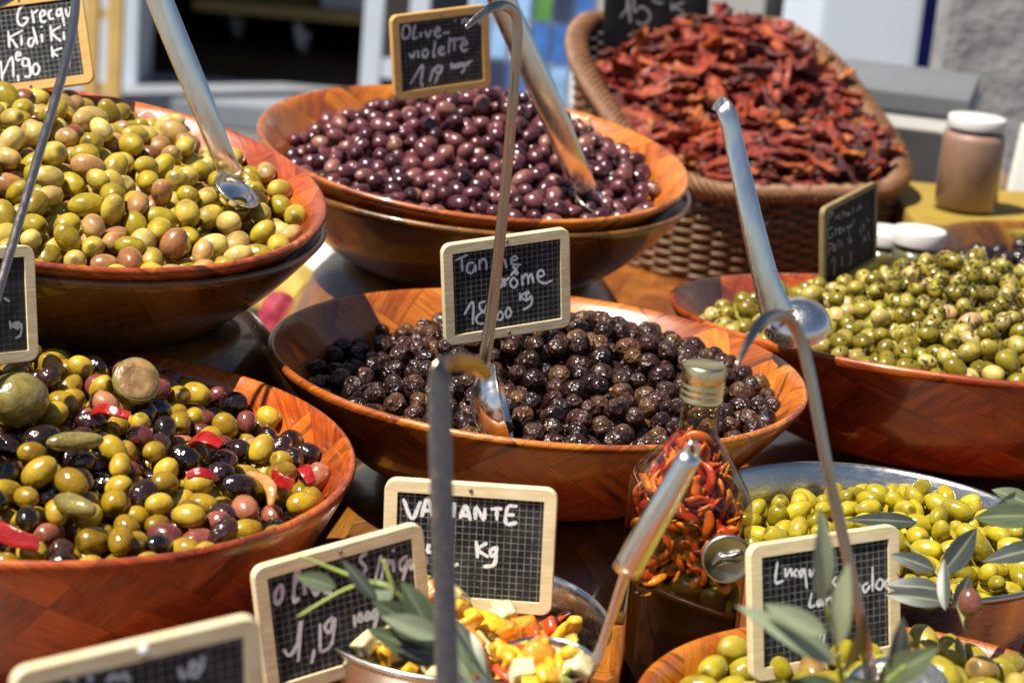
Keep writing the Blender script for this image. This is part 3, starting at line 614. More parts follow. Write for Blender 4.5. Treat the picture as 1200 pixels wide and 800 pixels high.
# salad ladle: rolled handle, thin shank, round scoop
t = ladle('salad_ladle', 'tube-handled ladle dipping into the diced salad', [P(734, 668, 1.06), P(722, 705, 1.07), P(708, 748, 1.08), P(697, 778, 1.085)], [.006, .0055, .005, .006], .0024, toCam, (P(642, 772, 1.105), (.0, -.05, 1), .026, .015), M_STEEL)
b0 = t.location; me = sweep(catmull([P(810, 532, 1.035), P(772, 600, 1.045), P(733, 670, 1.06)], 6), [.0115, .0145, .0155], [.0105, .0125, .0125], toCam, 20, 2.0); me.transform(T(-b0)); obj('grip', me, M_STEEL, t)
me = sweep(catmull([P(800, 545, 1.036), P(808, 520, 1.034), P(817, 522, 1.036), P(814, 545, 1.038)], 6), .0025, .004, toCam, 8); me.transform(T(-b0)); obj('hanging_loop', me, M_STEEL, t)

# ------------------------------------------------------------------ chilli oil bottle
def glass_mat(name, col=(1, 1, 1), rough=.0, ior=1.45, absorb=None, dens=0):
    b = NB(name); b.p(Base_Color=col, Transmission_Weight=1.0, Roughness=rough, IOR=ior)
    if absorb:
        va = b.n('VolumeAbsorption', {'Color': absorb, 'Density': dens}); b.t.links.new(va.outputs[0], b.out.inputs['Volume'])
    return b.m
def pane_mat(name, tint, gloss=1.0, ior=1.45):
    b = NB(name); tr = b.n('BsdfTransparent', {'Color': tint}); gl = b.n('BsdfGlossy', {'Roughness': .02, 'Color': (1, 1, 1)}); fa = b.n('LayerWeight', {'Blend': .5}).outputs['Facing']; fr = b.n('Math', {0: b.math('POWER', fa, 4.0), 1: .85, 2: .028}, operation='MULTIPLY_ADD')
    mx = b.n('MixShader', {0: b.math('MULTIPLY', fr.outputs[0], gloss), 1: tr.outputs[0], 2: gl.outputs[0]}); b.t.links.new(mx.outputs[0], b.out.inputs['Surface']); return b.m
M_OIL = pane_mat('oil_glass', (.88, .80, .56), 1.3)
M_GLASS = pane_mat('clear_glass', (.97, .98, .97), 1.2)
BT = Vector((.1135, 1.15, TABZ))
bw = .0345
prof = [(bw*.80, 0), (bw*.96, .004), (bw, .010), (bw, .150), (bw*.985, .156), (bw*.90, .163), (bw*.64, .177), (bw*.44, .186), (.0120, .191), (.0113, .198), (.0113, .212), (.0113, .228)]
sqx = [7, 7, 7, 7, 6, 5, 3.4, 2.6, 2, 2, 2, 2]
t = thing('oil_bottle', 'square glass bottle of chilli oil with gold cap and silver seal', 'bottle', T(BT) @ Matrix.Rotation(math.radians(4), 4, 'Z'))
obj('glass', lathe(prof, 96, True, True, sq=sqx), M_OIL, t)
def oil_mat():
    b = NB('chilli_oil'); b.p(Base_Color=(.022, .008, .002), Roughness=.6, Specular_IOR_Level=.05, Alpha=.97); return b.m
obj('oil', lathe([(r-.0022, z+(.003 if i == 0 else 0)) for i, (r, z) in enumerate([(bw*.8, 0), (bw*.96, .004), (bw, .010), (bw, .101), (bw*.97, .1035), (bw*.60, .108), (bw*.58, .148), (bw*.44, .162), (.0075, .176), (.004, .179)])], 64, True, True, sq=[7, 7, 7, 7, 6, 4, 4, 3, 2, 2]), oil_mat(), t)
M_GOLD = simple('gold_cap', (.78, .66, .36), .26, 1.0, .1, 60)
def knurl_cap():
    V = []; F = []; n = 120
    rings = [(.0132, .1815, 0), (.0142, .1820, 0), (.0142, .1845, 0), (.0136, .1850, 0), (.0136, .1856, 0), (.0143, .1862, 0), (.0143, .1885, 0), (.0137, .189, 0), (.0137, .1896, 0), (.0143, .1902, 0), (.0143, .1925, 0), (.0138, .193, 0), (.0138, .1938, 0), (.0142, .195, 1), (.0142, .2035, 1), (.0136, .2050, 0), (.0120, .2056, 0), (.0006, .2056, 0)]
    for r, z, k in rings:
        r = r*.9; z = .211+(z-.1815)*.935
        for i in range(n):
            a = 2*math.pi*i/n; rr = r+(.00028 if (i % 2 and k) else 0); V.append((rr*math.cos(a), rr*math.sin(a), z))
    for k in range(len(rings)-1):
        for i in range(n): F.append((k*n+i, k*n+(i+1) % n, (k+1)*n+(i+1) % n, (k+1)*n+i))
    F.append(tuple((len(rings)-1)*n+i for i in range(n)))
    return autosmooth(mesh_from(V, F), 50)
obj('cap', knurl_cap(), M_GOLD, t)
M_PEWTER = steel_mat('pewter', (.52, .51, .48), .32, (1, 1, 1))
seal = obj('seal', lathe([(.0150, 0), (.0152, .0015), (.0142, .0030), (.0132, .0024), (.0006, .0024)], 56, True, True), M_PEWTER, t, Matrix.Translation((.0195, -bw-.0002, .127)) @ Matrix.Rotation(math.radians(90), 4, 'X') )
emb = catmull([Vector((-.0085, -.004, .0026)), Vector((-.004, .0015, .0036)), Vector((.002, .0026, .0040)), Vector((.007, .0045, .0032)), Vector((.0095, .0022, .0026))], 6)
e = obj('embossed_chilli', sweep(emb, [.0006, .003, .0038, .003, .0008], [.0006, .002, .0026, .002, .0006], (0, 0, 1), 8), M_PEWTER, seal)
emb = catmull([Vector((-.0055, -.0045, .0026)), Vector((-.001, -.0016, .0034)), Vector((.004, -.0012, .0034)), Vector((.0085, .0002, .0026))], 5)
obj('embossed_chilli', sweep(emb, [.0005, .002, .0024, .0006], [.0006, .0016, .002, .0006], (0, 0, 1), 8), M_PEWTER, seal)
def chilli_mat():
    b = NB('dried_chilli'); r = rnd_out(b); c = b.ramp(r, [(0, (.24, .012, .006)), (.3, (.42, .04, .006)), (.6, (.55, .13, .010)), (.88, (.62, .25, .02)), (1, (.12, .012, .006))])
    n = b.noise(b.objco(), 200, 4); b.p(Base_Color=b.mix(b.n('MapRange', {0: n, 1: .5, 2: .75, 3: 0.0, 4: .55}).outputs[0], c, (.16, .02, .008)), Roughness=.3, Coat_Weight=.3); b.bump(n, .4, .002); return b.m
M_CHILLI = chilli_mat()
chm = []
for k in range(5):
    r = random.Random(k+40); L = r.uniform(.016, .026); b_ = r.uniform(-.006, .006)
    pth = catmull([Vector((-L/2, 0, 0)), Vector((-L/5, b_, .001)), Vector((L/5, b_*.8, -.001)), Vector((L/2, -b_*.6, .001))], 5)
    wd = r.uniform(.006, .0095); chm.append(sweep(pth, [.002, wd, wd*1.1, wd*.8, .001], [.0016, wd*.55, wd*.6, wd*.45, .001], (0, 0, 1), 9)); chm[-1].materials.append(M_CHILLI)
g = np.random.default_rng(11); cnt = 0; placed = []
for _ in range(16000):
    z = .092+.098*g.uniform()**.8
    half = np.interp(z, [p[1] for p in prof], [p[0] for p in prof])-.0072
    if half < .004: continue
    x, y = g.uniform(-half, half, 2)
    if z > .150 and math.hypot(x, y) > half: continue
    if z < .108 and (g.uniform() > .35 or x > .012): continue
    if z > .104 and max(abs(x), abs(y)) < half*.66: continue
    if y > .010 and g.uniform() < .8: continue
    p = np.array((x, y, z))
    if any(np.sum((p-q)**2) < .0041**2 for q in placed): continue
    placed.append(p); d_ = Vector((g.normal(), g.normal(), g.normal()*1.3)); d_[0 if abs(x) > abs(y) else 1] *= .12; q = d_.to_track_quat('X', 'Z') @ Quaternion((1, 0, 0), g.uniform(0, 6.28))
    o = obj('dried_chilli', chm[int(g.integers(5))], None, None, t.matrix_world @ Matrix.LocRotScale(Vector(p), q, Vector((g.uniform(.65, 1.0),)*3)))
    tag(o, 'dried red chilli packed inside the oil bottle', 'chilli', 'dried chillies in the oil bottle'); cnt += 1
    if cnt >= 300: break

# ------------------------------------------------------------------ diced salad in the small basin
def chunk_mesh(kind, seed):
    r = random.Random(seed)
    if kind == 'dice':
        me = box_me(-.0075, .0075, -.0062, .0062, -.0058, .0058, .0026)
        for v in me.vertices: v.co += Vector((r.uniform(-1, 1), r.uniform(-1, 1), r.uniform(-1, 1)))*.0007; v.co.x *= 1+.25*v.co.z/.005
    elif kind == 'strip':
        pth = catmull([Vector((-.011, -.002, 0)), Vector((-.003, .001, .003)), Vector((.004, .001, .003)), Vector((.011, -.003, 0))], 5); me = sweep(pth, [.008, .0125, .012, .008], .0050, (0, 0, 1), 12, 3)
    else:
        pr = [(.0085*math.cos(a)+.0004, .0028*math.sin(a)) for a in [(-90+i*180/8)*math.pi/180 for i in range(9)]]; me = lathe(pr, 20, True, True)
        for v in me.vertices: v.co.z += (v.co.x**2)*25*.6
    for p in me.polygons: p.use_smooth = True
    return me
def veg(name, c, c2, rough=.22):
    b = NB(name); n = b.noise(b.objco(), 120, 4); b.p(Base_Color=b.ramp(n, [(.35, c), (.65, c2)]), Roughness=rough, Coat_Weight=.5, Coat_Roughness=.08, Subsurface_Weight=.15, Subsurface_Radius=(.006, .004, .002)); b.bump(b.noise(b.objco(), 260, 3), .3, .003); return b.m
VEG = [('yellow pepper piece in the diced salad', 'pepper', 'strip', veg('veg_yellow', (.74, .34, .012), (.82, .50, .03)), 4.4), ('orange carrot dice in the diced salad', 'carrot', 'dice', veg('veg_orange', (.70, .20, .01), (.80, .32, .03)), 2.0),
 ('cream onion or cauliflower chunk in the diced salad', 'vegetable', 'dice', veg('veg_cream', (.62, .50, .22), (.76, .68, .40)), 3.2), ('red pepper piece in the diced salad', 'pepper', 'strip', veg('veg_red', (.50, .03, .012), (.62, .08, .02)), .9), ('pale green gherkin slice in the diced salad', 'gherkin', 'slice', veg('veg_green', (.22, .25, .05), (.44, .42, .13)), 1.6)]
VM = []
for lab, cat, kind, mat, wt in VEG:
    L = []
    for v in range(3): me = chunk_mesh(kind, v); me.materials.append(mat); L.append(me)
    VM.append(L)
hS = lambda X, Y: -.014+.012*gauss(X, Y, .04, -.05, .03, .03)+.012*gauss(X, Y, -.01, -.04, .06, .05)+.020*gauss(X, Y, -.045, .0, .035, .04)+.014*gauss(X, Y, -.01, .045, .02, .025)
pts = pack(hS, lambda X, Y: np.hypot(X, Y) < SCR*.90-.006, (-SCR, SCR, -SCR, SCR), .0076, 1.5, nmax=400, seed=12, jit=.2)
Wp = pts[:, :3]+np.array(SC); g = np.random.default_rng(13); vis = visible(Wp, pts[:, 3]*1.2); wts = np.array([v[4] for v in VEG]); wts = wts/wts.sum(); st = []
for i in range(len(pts)):
    k = int(g.choice(5, p=wts)); sc = pts[i, 3]/.0076*g.uniform(.85, 1.15); Mi = Matrix.LocRotScale(Vector(Wp[i]), rand_rot(g, 1.0), Vector((sc,)*3)); me = VM[k][int(g.integers(3))]
    if vis[i] > 10 or Wp[i][2] > SC.z-.04: tag(obj(('pepper_piece', 'carrot_dice', 'vegetable_chunk', 'pepper_piece', 'gherkin_slice')[k], me, None, None, Mi), VEG[k][0], VEG[k][1], 'diced salad in the small basin')
    else: st.append((me, Mi, k, 0.0))
scc = P(642, 772, 1.105)
for i in range(26):
    k = int(g.choice(5, p=wts)); a_ = g.uniform(0, 6.28); r_ = .021*math.sqrt(g.uniform()); q_ = scc+Vector((r_*math.cos(a_), r_*math.sin(a_)-.004, -.006+.010*g.uniform()-.2*max(0, r_*math.sin(a_))))
    tag(obj(('pepper_piece', 'carrot_dice', 'vegetable_chunk', 'pepper_piece', 'gherkin_slice')[k], VM[k][int(g.integers(3))], None, None, Matrix.LocRotScale(q_, rand_rot(g, 1.0), Vector((g.uniform(.8, 1.05),)*3))), VEG[k][0], VEG[k][1], 'diced salad in the small basin')
if st: join_stuff('salad_heap', st, [v[3] for v in VEG])

# ------------------------------------------------------------------ extras in the mixed bowl
cM = bc('mixed'); MM = tilt_frame(*([cM]+list(BOWLS['mixed'][3:])))
M_PEPPER = veg('red_pepper', (.24, .005, .005), (.36, .012, .008)); M_GHERK = veg('gherkin', (.13, .10, .02), (.24, .19, .05)); M_TAN = veg('tan_strip', (.42, .17, .05), (.52, .26, .09))
def on_mixed(px, py, up=.008):   # point on the heap surface under the pixel
    for d in np.linspace(1.05, 1.45, 300):
        q = P(px, py, d); l = MM.inverted() @ q
        if l.z < float(hM(np.array(l.x), np.array(l.y)))+up: return q
    return q
for i, (px, py, L, wd, ang) in enumerate([(240, 515, .022, .012, 20), (238, 556, .018, .006, -15), (327, 562, .02, .009, 35), (357, 553, .018, .009, 60), (128, 482, .026, .007, 15), (12, 628, .034, .011, 30)]):
    q = on_mixed(px, py, .013); a = math.radians(ang)
    pth = catmull([Vector((-L/2, 0, -.003)), Vector((-L/6, .001, .001)), Vector((L/6, 0, .001)), Vector((L/2, 0, -.003))], 5)
    me = autosmooth(sweep(pth, [wd*.75, wd, wd*.9, wd*.7], .0024, (0, 0, 1), 12, 7), 40)
    tag(obj('red_pepper_piece', me, M_PEPPER, None, T(q) @ Matrix.Rotation(-a, 4, 'Z') @ Matrix.Rotation(.3+.5*(i % 3), 4, 'X') @ Matrix.Rotation(.3*(i % 2)-.15, 4, 'Y')), 'shiny red pepper piece among the mixed olives', 'pepper', 'red pepper pieces among the mixed olives')
for (px, py, L, wd, ang, mt, lab) in [(88, 517, .034, .012, 25, M_GHERK, 'brownish gherkin lying among the mixed olives'), (88, 592, .030, .013, -30, M_GHERK, 'small dark gherkin beside a black olive in the mixed bowl')]:
    q = on_mixed(px, py, .012); me = olive_mesh(L/2, wd/2, 16, 12, 0, False, 3, .03)
    tag(obj('gherkin', me, mt, None, T(q) @ Matrix.Rotation(math.radians(ang), 4, 'Z')), lab, 'gherkin')
q = on_mixed(158, 448, .014)
me = lathe([(.0005, -.007), (.009, -.006), (.0145, -.002), (.0155, .003), (.0148, .006), (.0138, .0066), (.006, .0055), (.0005, .006)], 28, True, True)
t_ = obj('cut_face', lathe([(.0136, .0060), (.0130, .0072), (.008, .0066), (.0005, .0070)], 28, True, True), veg('cut_fruit', (.16, .085, .03), (.36, .22, .09), .4))
o = tag(obj('halved_green_tomato', me, M_GHERK, None, T(q) @ Matrix.Rotation(math.radians(50), 4, 'X') @ Matrix.Rotation(.4, 4, 'Y')), 'halved brownish green fruit lying on the mixed olives', 'fruit'); t_.parent = o
q = on_mixed(20, 468, .016); tag(obj('big_green_olive', olive_mesh(.019, .0165, 22, 14, 0.02), M_GHERK, None, T(q) @ Matrix.Rotation(.6, 4, 'Z')), 'outsize dark green olive on the mixed olives', 'olive')
q = on_mixed(310, 570, .013); tag(obj('tan_pepper_strip', sweep(catmull([Vector((-.016, 0, .004)), Vector((-.006, .003, .002)), Vector((.006, .001, 0)), Vector((.012, -.006, -.006))], 5), [.004, .007, .008, .004], .003, (0, 0, 1), 8), M_TAN, None, T(q) @ Matrix.Rotation(-.9, 4, 'Z') @ Matrix.Rotation(.5, 4, 'X')), 'curled tan strip among the mixed olives', 'pepper')

# herb flecks on the pale olives
M_HERB = simple('herbs', (.085, .075, .022), .8, 0, .5, 300)
g = np.random.default_rng(21); V = []; F = []
top = [i for i in range(len(WR))]
xs, ys, zs = proj(WR)
for i in top:
    wgt = math.exp(-((xs[i]-1120)/75)**2-((ys[i]-330)/60)**2)*1.0+.10
    for _ in range(int(g.poisson(34*wgt))):
        d = g.normal(size=3); d[2] = abs(d[2]); d[1] -= .5; d /= np.linalg.norm(d); c = WR[i]+d*RR[i]*1.03
        s = g.uniform(.0008, .0022); u = g.normal(size=3)*s; v = g.normal(size=3)*s; k = len(V); V += [c+u, c+v, c-u*.8, c+d*s*.8]; F += [(k, k+1, k+3), (k+1, k+2, k+3), (k+2, k, k+3)]
o = obj('herb_flecks', mesh_from(V, F, False), M_HERB); o['kind'] = 'stuff'

# ------------------------------------------------------------------ wicker basket of dried tomatoes
def wicker_mat(name, a, b_, c_):
    b = NB(name); r = rnd_out(b); n = b.noise(b.n('Mapping', {'Vector': b.objco(), 'Scale': (1, 1, 3)}).outputs[0], 90, 4)
    c = b.mix(b.n('MapRange', {0: n, 1: .3, 2: .7}).outputs[0], b.ramp(r, [(0, a), (1, b_)]), c_); b.p(Base_Color=c, Roughness=.5); b.bump(n, .3, .002); return b.m
M_WICK = wicker_mat('wicker', (.045, .020, .006), (.10, .045, .015), (.17, .085, .030))
M_WICK_R = wicker_mat('wicker_rim', (.08, .030, .012), (.17, .070, .030), (.26, .13, .06))
BK = thing('wicker_basket', 'sloping brown wicker basket heaped with dried tomatoes', 'basket', T((.256, 2.505, TABZ)) @ Matrix.Rotation(math.radians(25), 4, 'Z'))
HX, HY = .170, .162
def bper(t, z):
    """basket perimeter point, flare with height"""
    e = 3.2; c, s = math.cos(t), math.sin(t); k = 1/((abs(c)**e+abs(s)**e)**(1/e)); fl = 1+.55*z
    return Vector((HX*k*c*fl, HY*k*s*fl, z))
def bh(y): f = min(1, max(0, (y+HY)/(2*HY))); return .104+.150*f**1.1
def rim_pt(t):
    p = bper(t, 0)
    for _ in range(4): p = bper(t, bh(p.y))
    return p
NS = 52; ROWH = .0060; nrow = 45; NP = NS*8
for k in range(nrow):
    z = .004+k*ROWH; run = []; 
    ts = [2*math.pi*i/NP - math.pi/2 for i in range(NP+1)]
    segs = []; cur = []
    for i, tt in enumerate(ts):
        p = bper(tt, z)
        if bh(p.y) > z+.003:
            w_ = .0030*math.sin((tt+math.pi/2)*NS/2 + (math.pi if k % 2 else 0)); n_ = Vector((p.x/HX**2, p.y/HY**2, 0)).normalized(); cur.append(p+n_*w_)
        else:
            if len(cur) > 8: segs.append(cur)
            cur = []
    if len(cur) > 8: segs.append(cur)
    for sg in segs: obj('woven_strand', sweep(sg, .0062, .0048, (0, 0, 1) if False else (.3, .2, 0), 6), M_WICK, BK)
for i in range(NS):
    tt = 2*math.pi*(i+.5)/NS-math.pi/2; tp = rim_pt(tt); obj('stake', sweep([bper(tt, .002), bper(tt, tp.z*.5), tp], .0042, .0042, (0, 1, 0.1), 6), M_WICK, BK)
# rope rim: twisted strands
NR = 480; rp = [rim_pt(2*math.pi*i/NR-math.pi/2) for i in range(NR)]
for q in range(6):
    path = []
    for i in range(NR+1):
        p = rp[i % NR]; tn = (rp[(i+1) % NR]-rp[i-1]).normalized(); o_ = Vector((p.x, p.y, 0)).normalized(); o_ = (o_-tn*o_.dot(tn)).normalized(); u_ = tn.cross(o_)
        a = 2*math.pi*(q/6+i/NR*24); path.append(p+Vector((0, 0, .004))+o_*.0120*math.cos(a)+u_*.0085*math.sin(a))
    obj('rim_strand', sweep(path, .0068, .0062, (.2, .1, 1), 7), M_WICK_R, BK)
obj('base', lathe([(.001, .002), (HY*.9, .002), (HY*.9, .005), (.001, .005)], 48, True, True), M_WICK, BK, Matrix.Diagonal((HX/HY, 1, 1, 1)))
# tomatoes
def tomato_mesh(seed):
    r = random.Random(seed); NU, NV = 18, 9; V = []; F = []; L = r.uniform(.042, .072); W = r.uniform(.0058, .0115); curl = r.uniform(.1, .6); bend = r.uniform(-.006, .008)
    ph = [r.uniform(0, 6.28) for _ in range(8)]; 
    for lay in (0, 1):
        for i in range(NU+1):
            u = i/NU; ww = W*max(.12, math.sin(math.pi*min(max(u, .03), .97))**.42)*(1+.09*math.sin(9*u+ph[0]))
            for j in range(NV+1):
                v = 2*j/NV-1; z = curl*W*abs(v)**2.2*(1+.8*math.sin(8*u+ph[1]+2*v))+.0010*math.sin(15*u+ph[5])*v+bend*(2*u-1)**2+.0014*math.sin(13*u+ph[2]+5*v)+.0007*math.sin(26*u+ph[6]-3*v)+.0014*math.sin(8*v+ph[3]+3*u)
                edge = (abs(v) > .98) or i in (0, NU)
                V.append((L*(u-.5)+.002*math.sin(4*v+ph[4]), ww*v*(1-.25*abs(v)*curl), z+(0 if edge else (.0020 if lay else -.0018))))
    m = NV+1
    for lay in (0, 1):
        o = lay*(NU+1)*m
        for i in range(NU):
            for j in range(NV):
                f = (o+i*m+j, o+(i+1)*m+j, o+(i+1)*m+j+1, o+i*m+j+1); F.append(f if lay else f[::-1])
    me = mesh_from(V, F); bm = bmesh.new(); bm.from_mesh(me); bmesh.ops.remove_doubles(bm, verts=bm.verts[:], dist=1e-5); bm.to_mesh(me); bm.free(); return me
def tomato_mat():
    b = NB('dried_tomato'); r = rnd_out(b); ob = b.objco()
    c = b.ramp(r, [(0, (.06, .006, .003)), (.25, (.15, .010, .004)), (.5, (.26, .018, .005)), (.75, (.35, .038, .006)), (.9, (.42, .085, .008)), (.97, (.45, .14, .014)), (1, (.44, .20, .03))])
    n = b.noise(ob, 110, 4); n2 = b.noise(ob, 420, 3)
    c = b.mix(b.n('MapRange', {0: n, 1: .48, 2: .72, 3: 0.0, 4: .85}).outputs[0], c, (.030, .006, .004))
    c = b.mix(b.n('MapRange', {0: n2, 1: .66, 2: .76, 3: 0.0, 4: .22}).outputs[0], c, (.60, .24, .05))
    b.p(Base_Color=c, Roughness=.34, Coat_Weight=.1, Coat_Roughness=.2); b.bump(b.math('ADD', n, b.math('MULTIPLY', n2, .7)), .8, .005); return b.m
M_TOM = tomato_mat()
tms = []
for k in range(9): me = tomato_mesh(k+1); me.materials.append(M_TOM); tms.append(me)
hTm = lambda X, Y: .104+.128*np.clip((Y+HY)/(2*HY), 0, 1)**1.05+.080*gauss(X, Y, .03, .05, .085, .085)+.030*gauss(X, Y, .03, -.13, .14, .06)
insT = lambda X, Y: (np.abs(X/(HX*.94))**3+np.abs(Y/(HY*1.0))**3) < 1
pts = pack(hTm, insT, (-.18, .18, -.18, .18), .0088, 2.0, nmax=2000, seed=31, jit=.15)
Mn = np.array(BK.matrix_world); bpy.context.view_layer.update(); Mn = np.array(BK.matrix_world)
Wp = pts[:, :3]@Mn[:3, :3].T+Mn[:3, 3]; vis = visible(Wp, pts[:, 3]*1.1); order = np.argsort(-vis); keep = set(int(i) for i in order[:300] if vis[i] > 8); g = np.random.default_rng(33); st = []
for i in range(len(pts)):
    d = Vector((g.normal(), g.normal()*.7-.2, g.normal()*.30)).normalized(); q = d.to_track_quat('X', 'Z') @ Quaternion((1, 0, 0), .35+g.normal()*.5+(math.pi if g.uniform() < .4 else 0))
    sc = g.uniform(.75, 1.2); Mi = Matrix.LocRotScale(Vector(Wp[i]), q, Vector((sc,)*3)); me = tms[int(g.integers(9))]
    if i in keep: tag(obj('dried_tomato', me, None, None, Mi), 'wrinkled red dried tomato half heaped in the wicker basket', 'dried tomato', 'dried tomatoes in the basket')
    else: st.append((me, Mi, 0, float(g.uniform())))
join_stuff('tomato_heap', st, [M_TOM])

# ------------------------------------------------------------------ jars, yellow cloth box, cases behind
M_TAB2 = simple('side_table_wood', (.16, .10, .06), .6)
table('side_table', 'plain brown side table behind the wicker basket', .36, 1.25, 2.75, 3.25, TABZ, M_TAB2)
def dotted_mat(name, base, dot, sc, rad=.28):
    b = NB(name); vo = b.n('TexVoronoi', {'Vector': b.objco(), 'Scale': sc, 'Randomness': .15}); n = b.noise(b.objco(), 30, 3)
    f = b.math('LESS_THAN', vo.outputs['Distance'], rad); c = b.mix(f, b.ramp(n, [(.3, tuple(c*.8 for c in base)), (.7, base)]), dot); b.p(Base_Color=c, Roughness=.8); return b.m
M_YEL = dotted_mat('yellow_cloth', (.30, .20, .022), (.13, .095, .012), 75, .3)
p0 = Py(1098, 262, 2.34); yb_top = p0.z
me = box_me(-.10, .22, 0, .26, 0, max(.02, yb_top-TABZ), .006)
tag(obj('yellow_box', me, M_YEL, None, T((p0.x+.075, 2.34, TABZ))), 'low box wrapped in yellow dotted cloth under the brown jar', 'box')
YT = TABZ+max(.02, yb_top-TABZ)
M_JARG = pane_mat('jar_glass', (.96, .96, .95), 1.0)
def jar(label, base, r, h, fill, lidr, contents=None):
    t = thing('glass_jar', label, 'jar', T(base))
    k = r
    obj('glass', lathe([(k*.86, 0), (k, .004), (k, h*.78), (k*.94, h*.86), (k*.84, h*.9), (k*.84, h*.96)], 64, True, True), M_JARG, t)
    obj('contents', lathe([(k*.84, .003), (k*.96, .007), (k*.96, h*.76), (k*.9, h*.83), (k*.3, h*.835)], 64, True, True), fill, t)
    obj('lid', lathe([(lidr, h*.875), (lidr*1.01, h*.88), (lidr*1.01, h*.98), (lidr*.97, h), (lidr*.8, h*.995), (.001, h*.995)], 64, True, True), M_LID, t)
    return t
M_PASTE = simple('brown_paste', (.27, .155, .105), .5, 0, .12, 60)
b1 = Pz(1130, 246, YT); d1 = (b1-Vector(CAM)).length
jr = 36*d1/FPX; jar('glass jar of brown paste with white lid on the yellow box', (b1.x, b1.y, YT), jr, 108*d1/FPX, M_PASTE, jr*.90)
M_JOL = olive_mat('jar_olives', [(0, (.05, .05, .012)), (1, (.14, .13, .03))], .3)
for px, lab in ((1039, 'squat jar of olives with white lid partly hidden by the turned sign'), (1079, 'squat jar of olives with white lid before the yellow box')):
    q = Py(px, 268, 2.10 if px > 1050 else 2.13); h_ = q.z-TABZ; dd = (q-Vector(CAM)).length; rr = 31*dd/FPX
    jar(lab, (q.x, q.y, TABZ), rr, h_, M_JOL, rr*.97)
M_GREY = simple('grey_case', (.13, .14, .155), .45, 0, .1, 8); M_WHT = simple('white_case', (.72, .72, .68), .5, 0, .05, 8); M_DK = simple('dark_case', (.05, .05, .052), .5, 0, .2, 12)
# stacked cases behind the jar: placed on the side table
def case(name, label, cat, pxl, pxr, pytop, pybot, Y, depth, mat, yaw=0, bev=.003):
    a = Py(pxl, (pytop+pybot)/2, Y); b = Py(pxr, (pytop+pybot)/2, Y); mid = (pxl+pxr)/2; tz = Py(mid, pytop, Y).z; bz = Py(mid, pybot, Y).z
    me = box_me(-(b.x-a.x)/2, (b.x-a.x)/2, 0, depth, 0, tz-bz, bev); o = obj(name, me, mat, None, T(((a.x+b.x)/2, Y, bz)) @ Matrix.Rotation(yaw, 4, 'Z')); return tag(o, label, cat)
yb = 2.78
zt = [Py(1080, y, yb).z for y in (110, 133, 153, 200)]
x0_, x1_ = Py(970, 130, yb).x, Py(1140, 130, yb).x; xm = (x0_+x1_)/2; wx = (x1_-x0_)
Rz = Matrix.Rotation(math.radians(-14), 4, 'Z')
def stackbox(name, label, z0, z1, mat, dx=0, grow=0, dep=.30):
    return tag(obj(name, box_me(-wx/2-grow, wx/2+grow, 0, dep, 0, z1-z0, .003), mat, None, T((xm+dx, yb, z0)) @ Rz), label, 'case')
stackbox('dark_case', 'dark case carrying the stacked grey and white cases', TABZ, zt[2]-.001, M_DK, .0, -.012)
stackbox('white_case', 'white flat case under the grey case beside the basket', zt[2], zt[1]-.001, M_WHT, 0, .0)
stackbox('grey_case', 'long grey flat case on top of the stack beside the basket', zt[1], zt[0], M_GREY, -.012, .004)
# leaning white panel at the right edge
q = Py(1182, 200, 2.66)
tag(obj('white_binder', box_me(-.055, .06, 0, .02, 0, .16, .003), M_WHT, None, T((q.x+.055, 2.66, TABZ)) @ Matrix.Rotation(-.12, 4, 'X') @ Matrix.Rotation(.1, 4, 'Y')), 'white binder leaning beside the brown jar', 'binder')
# bowl of dark olives at the right edge
cR = Py(1262, 300, 2.20); cR.z = max(cR.z, TABZ+.075)
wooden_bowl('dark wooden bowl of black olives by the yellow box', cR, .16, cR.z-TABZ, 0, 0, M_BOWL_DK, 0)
hB = lambda X, Y: -.02+0*X
heap('small_black_olive', '', 'olive', 'black olives by the yellow box', T(cR), hB, lambda X, Y: np.hypot(X, Y) < .125, (-.15, .15, -.15, .15), .0095, .0085, [(1, M_MBLACK, 'black olive in the bowl by the yellow box')], 41, nmax=300, layers=.9)

# things seen between the bowls
def crumple(name, label, cat, c, sx, sy, sz, mat, seed, amp=.25):
    bm = bmesh.new(); bmesh.ops.create_icosphere(bm, subdivisions=4, radius=1); r = random.Random(seed); ks = [(Vector((r.gauss(0, 1), r.gauss(0, 1), r.gauss(0, 1)))*3.2, r.uniform(0, 6.28)) for _ in range(9)]
    for v in bm.verts:
        d = 1+amp*sum(abs(math.sin(k.dot(v.co)+p))-.6 for k, p in ks)/4; v.co = Vector((v.co.x*sx*d, v.co.y*sy*d, max(v.co.z*sz*d, -sz*.55)))
    me = bpy.data.meshes.new('m'); bm.to_mesh(me); bm.free()
    for p in me.polygons: p.use_smooth = True
    o = obj(name, me, mat, None, T((c.x, c.y, c.z))); return tag(o, label, cat)
q = Pz(322, 352, TABZ+.03); crumple('yellow_packet', 'crumpled mustard packet glimpsed between two bowls', 'packet', Vector((q.x-.01, q.y, TABZ+.028)), .055, .05, .05, simple('mustard_paper', (.50, .38, .10), .5, 0, .3, 30), 3)
crumple('plastic_bag', 'crumpled clear white bag between the nested bowls', 'bag', Vector((q.x+.045, q.y+.03, TABZ+.033)), .04, .04, .06, simple('white_plastic', (.66, .70, .76), .2, 0, .15, 40, Coat_Weight=.6), 5, .35)
crumple('red_cloth', 'small crimson cloth tuck beside the mustard packet', 'cloth', Vector((q.x+.012, q.y-.065, TABZ+.020)), .022, .018, .036, simple('crimson_cloth', (.30, .02, .05), .7, 0, .3, 40), 8, .2)
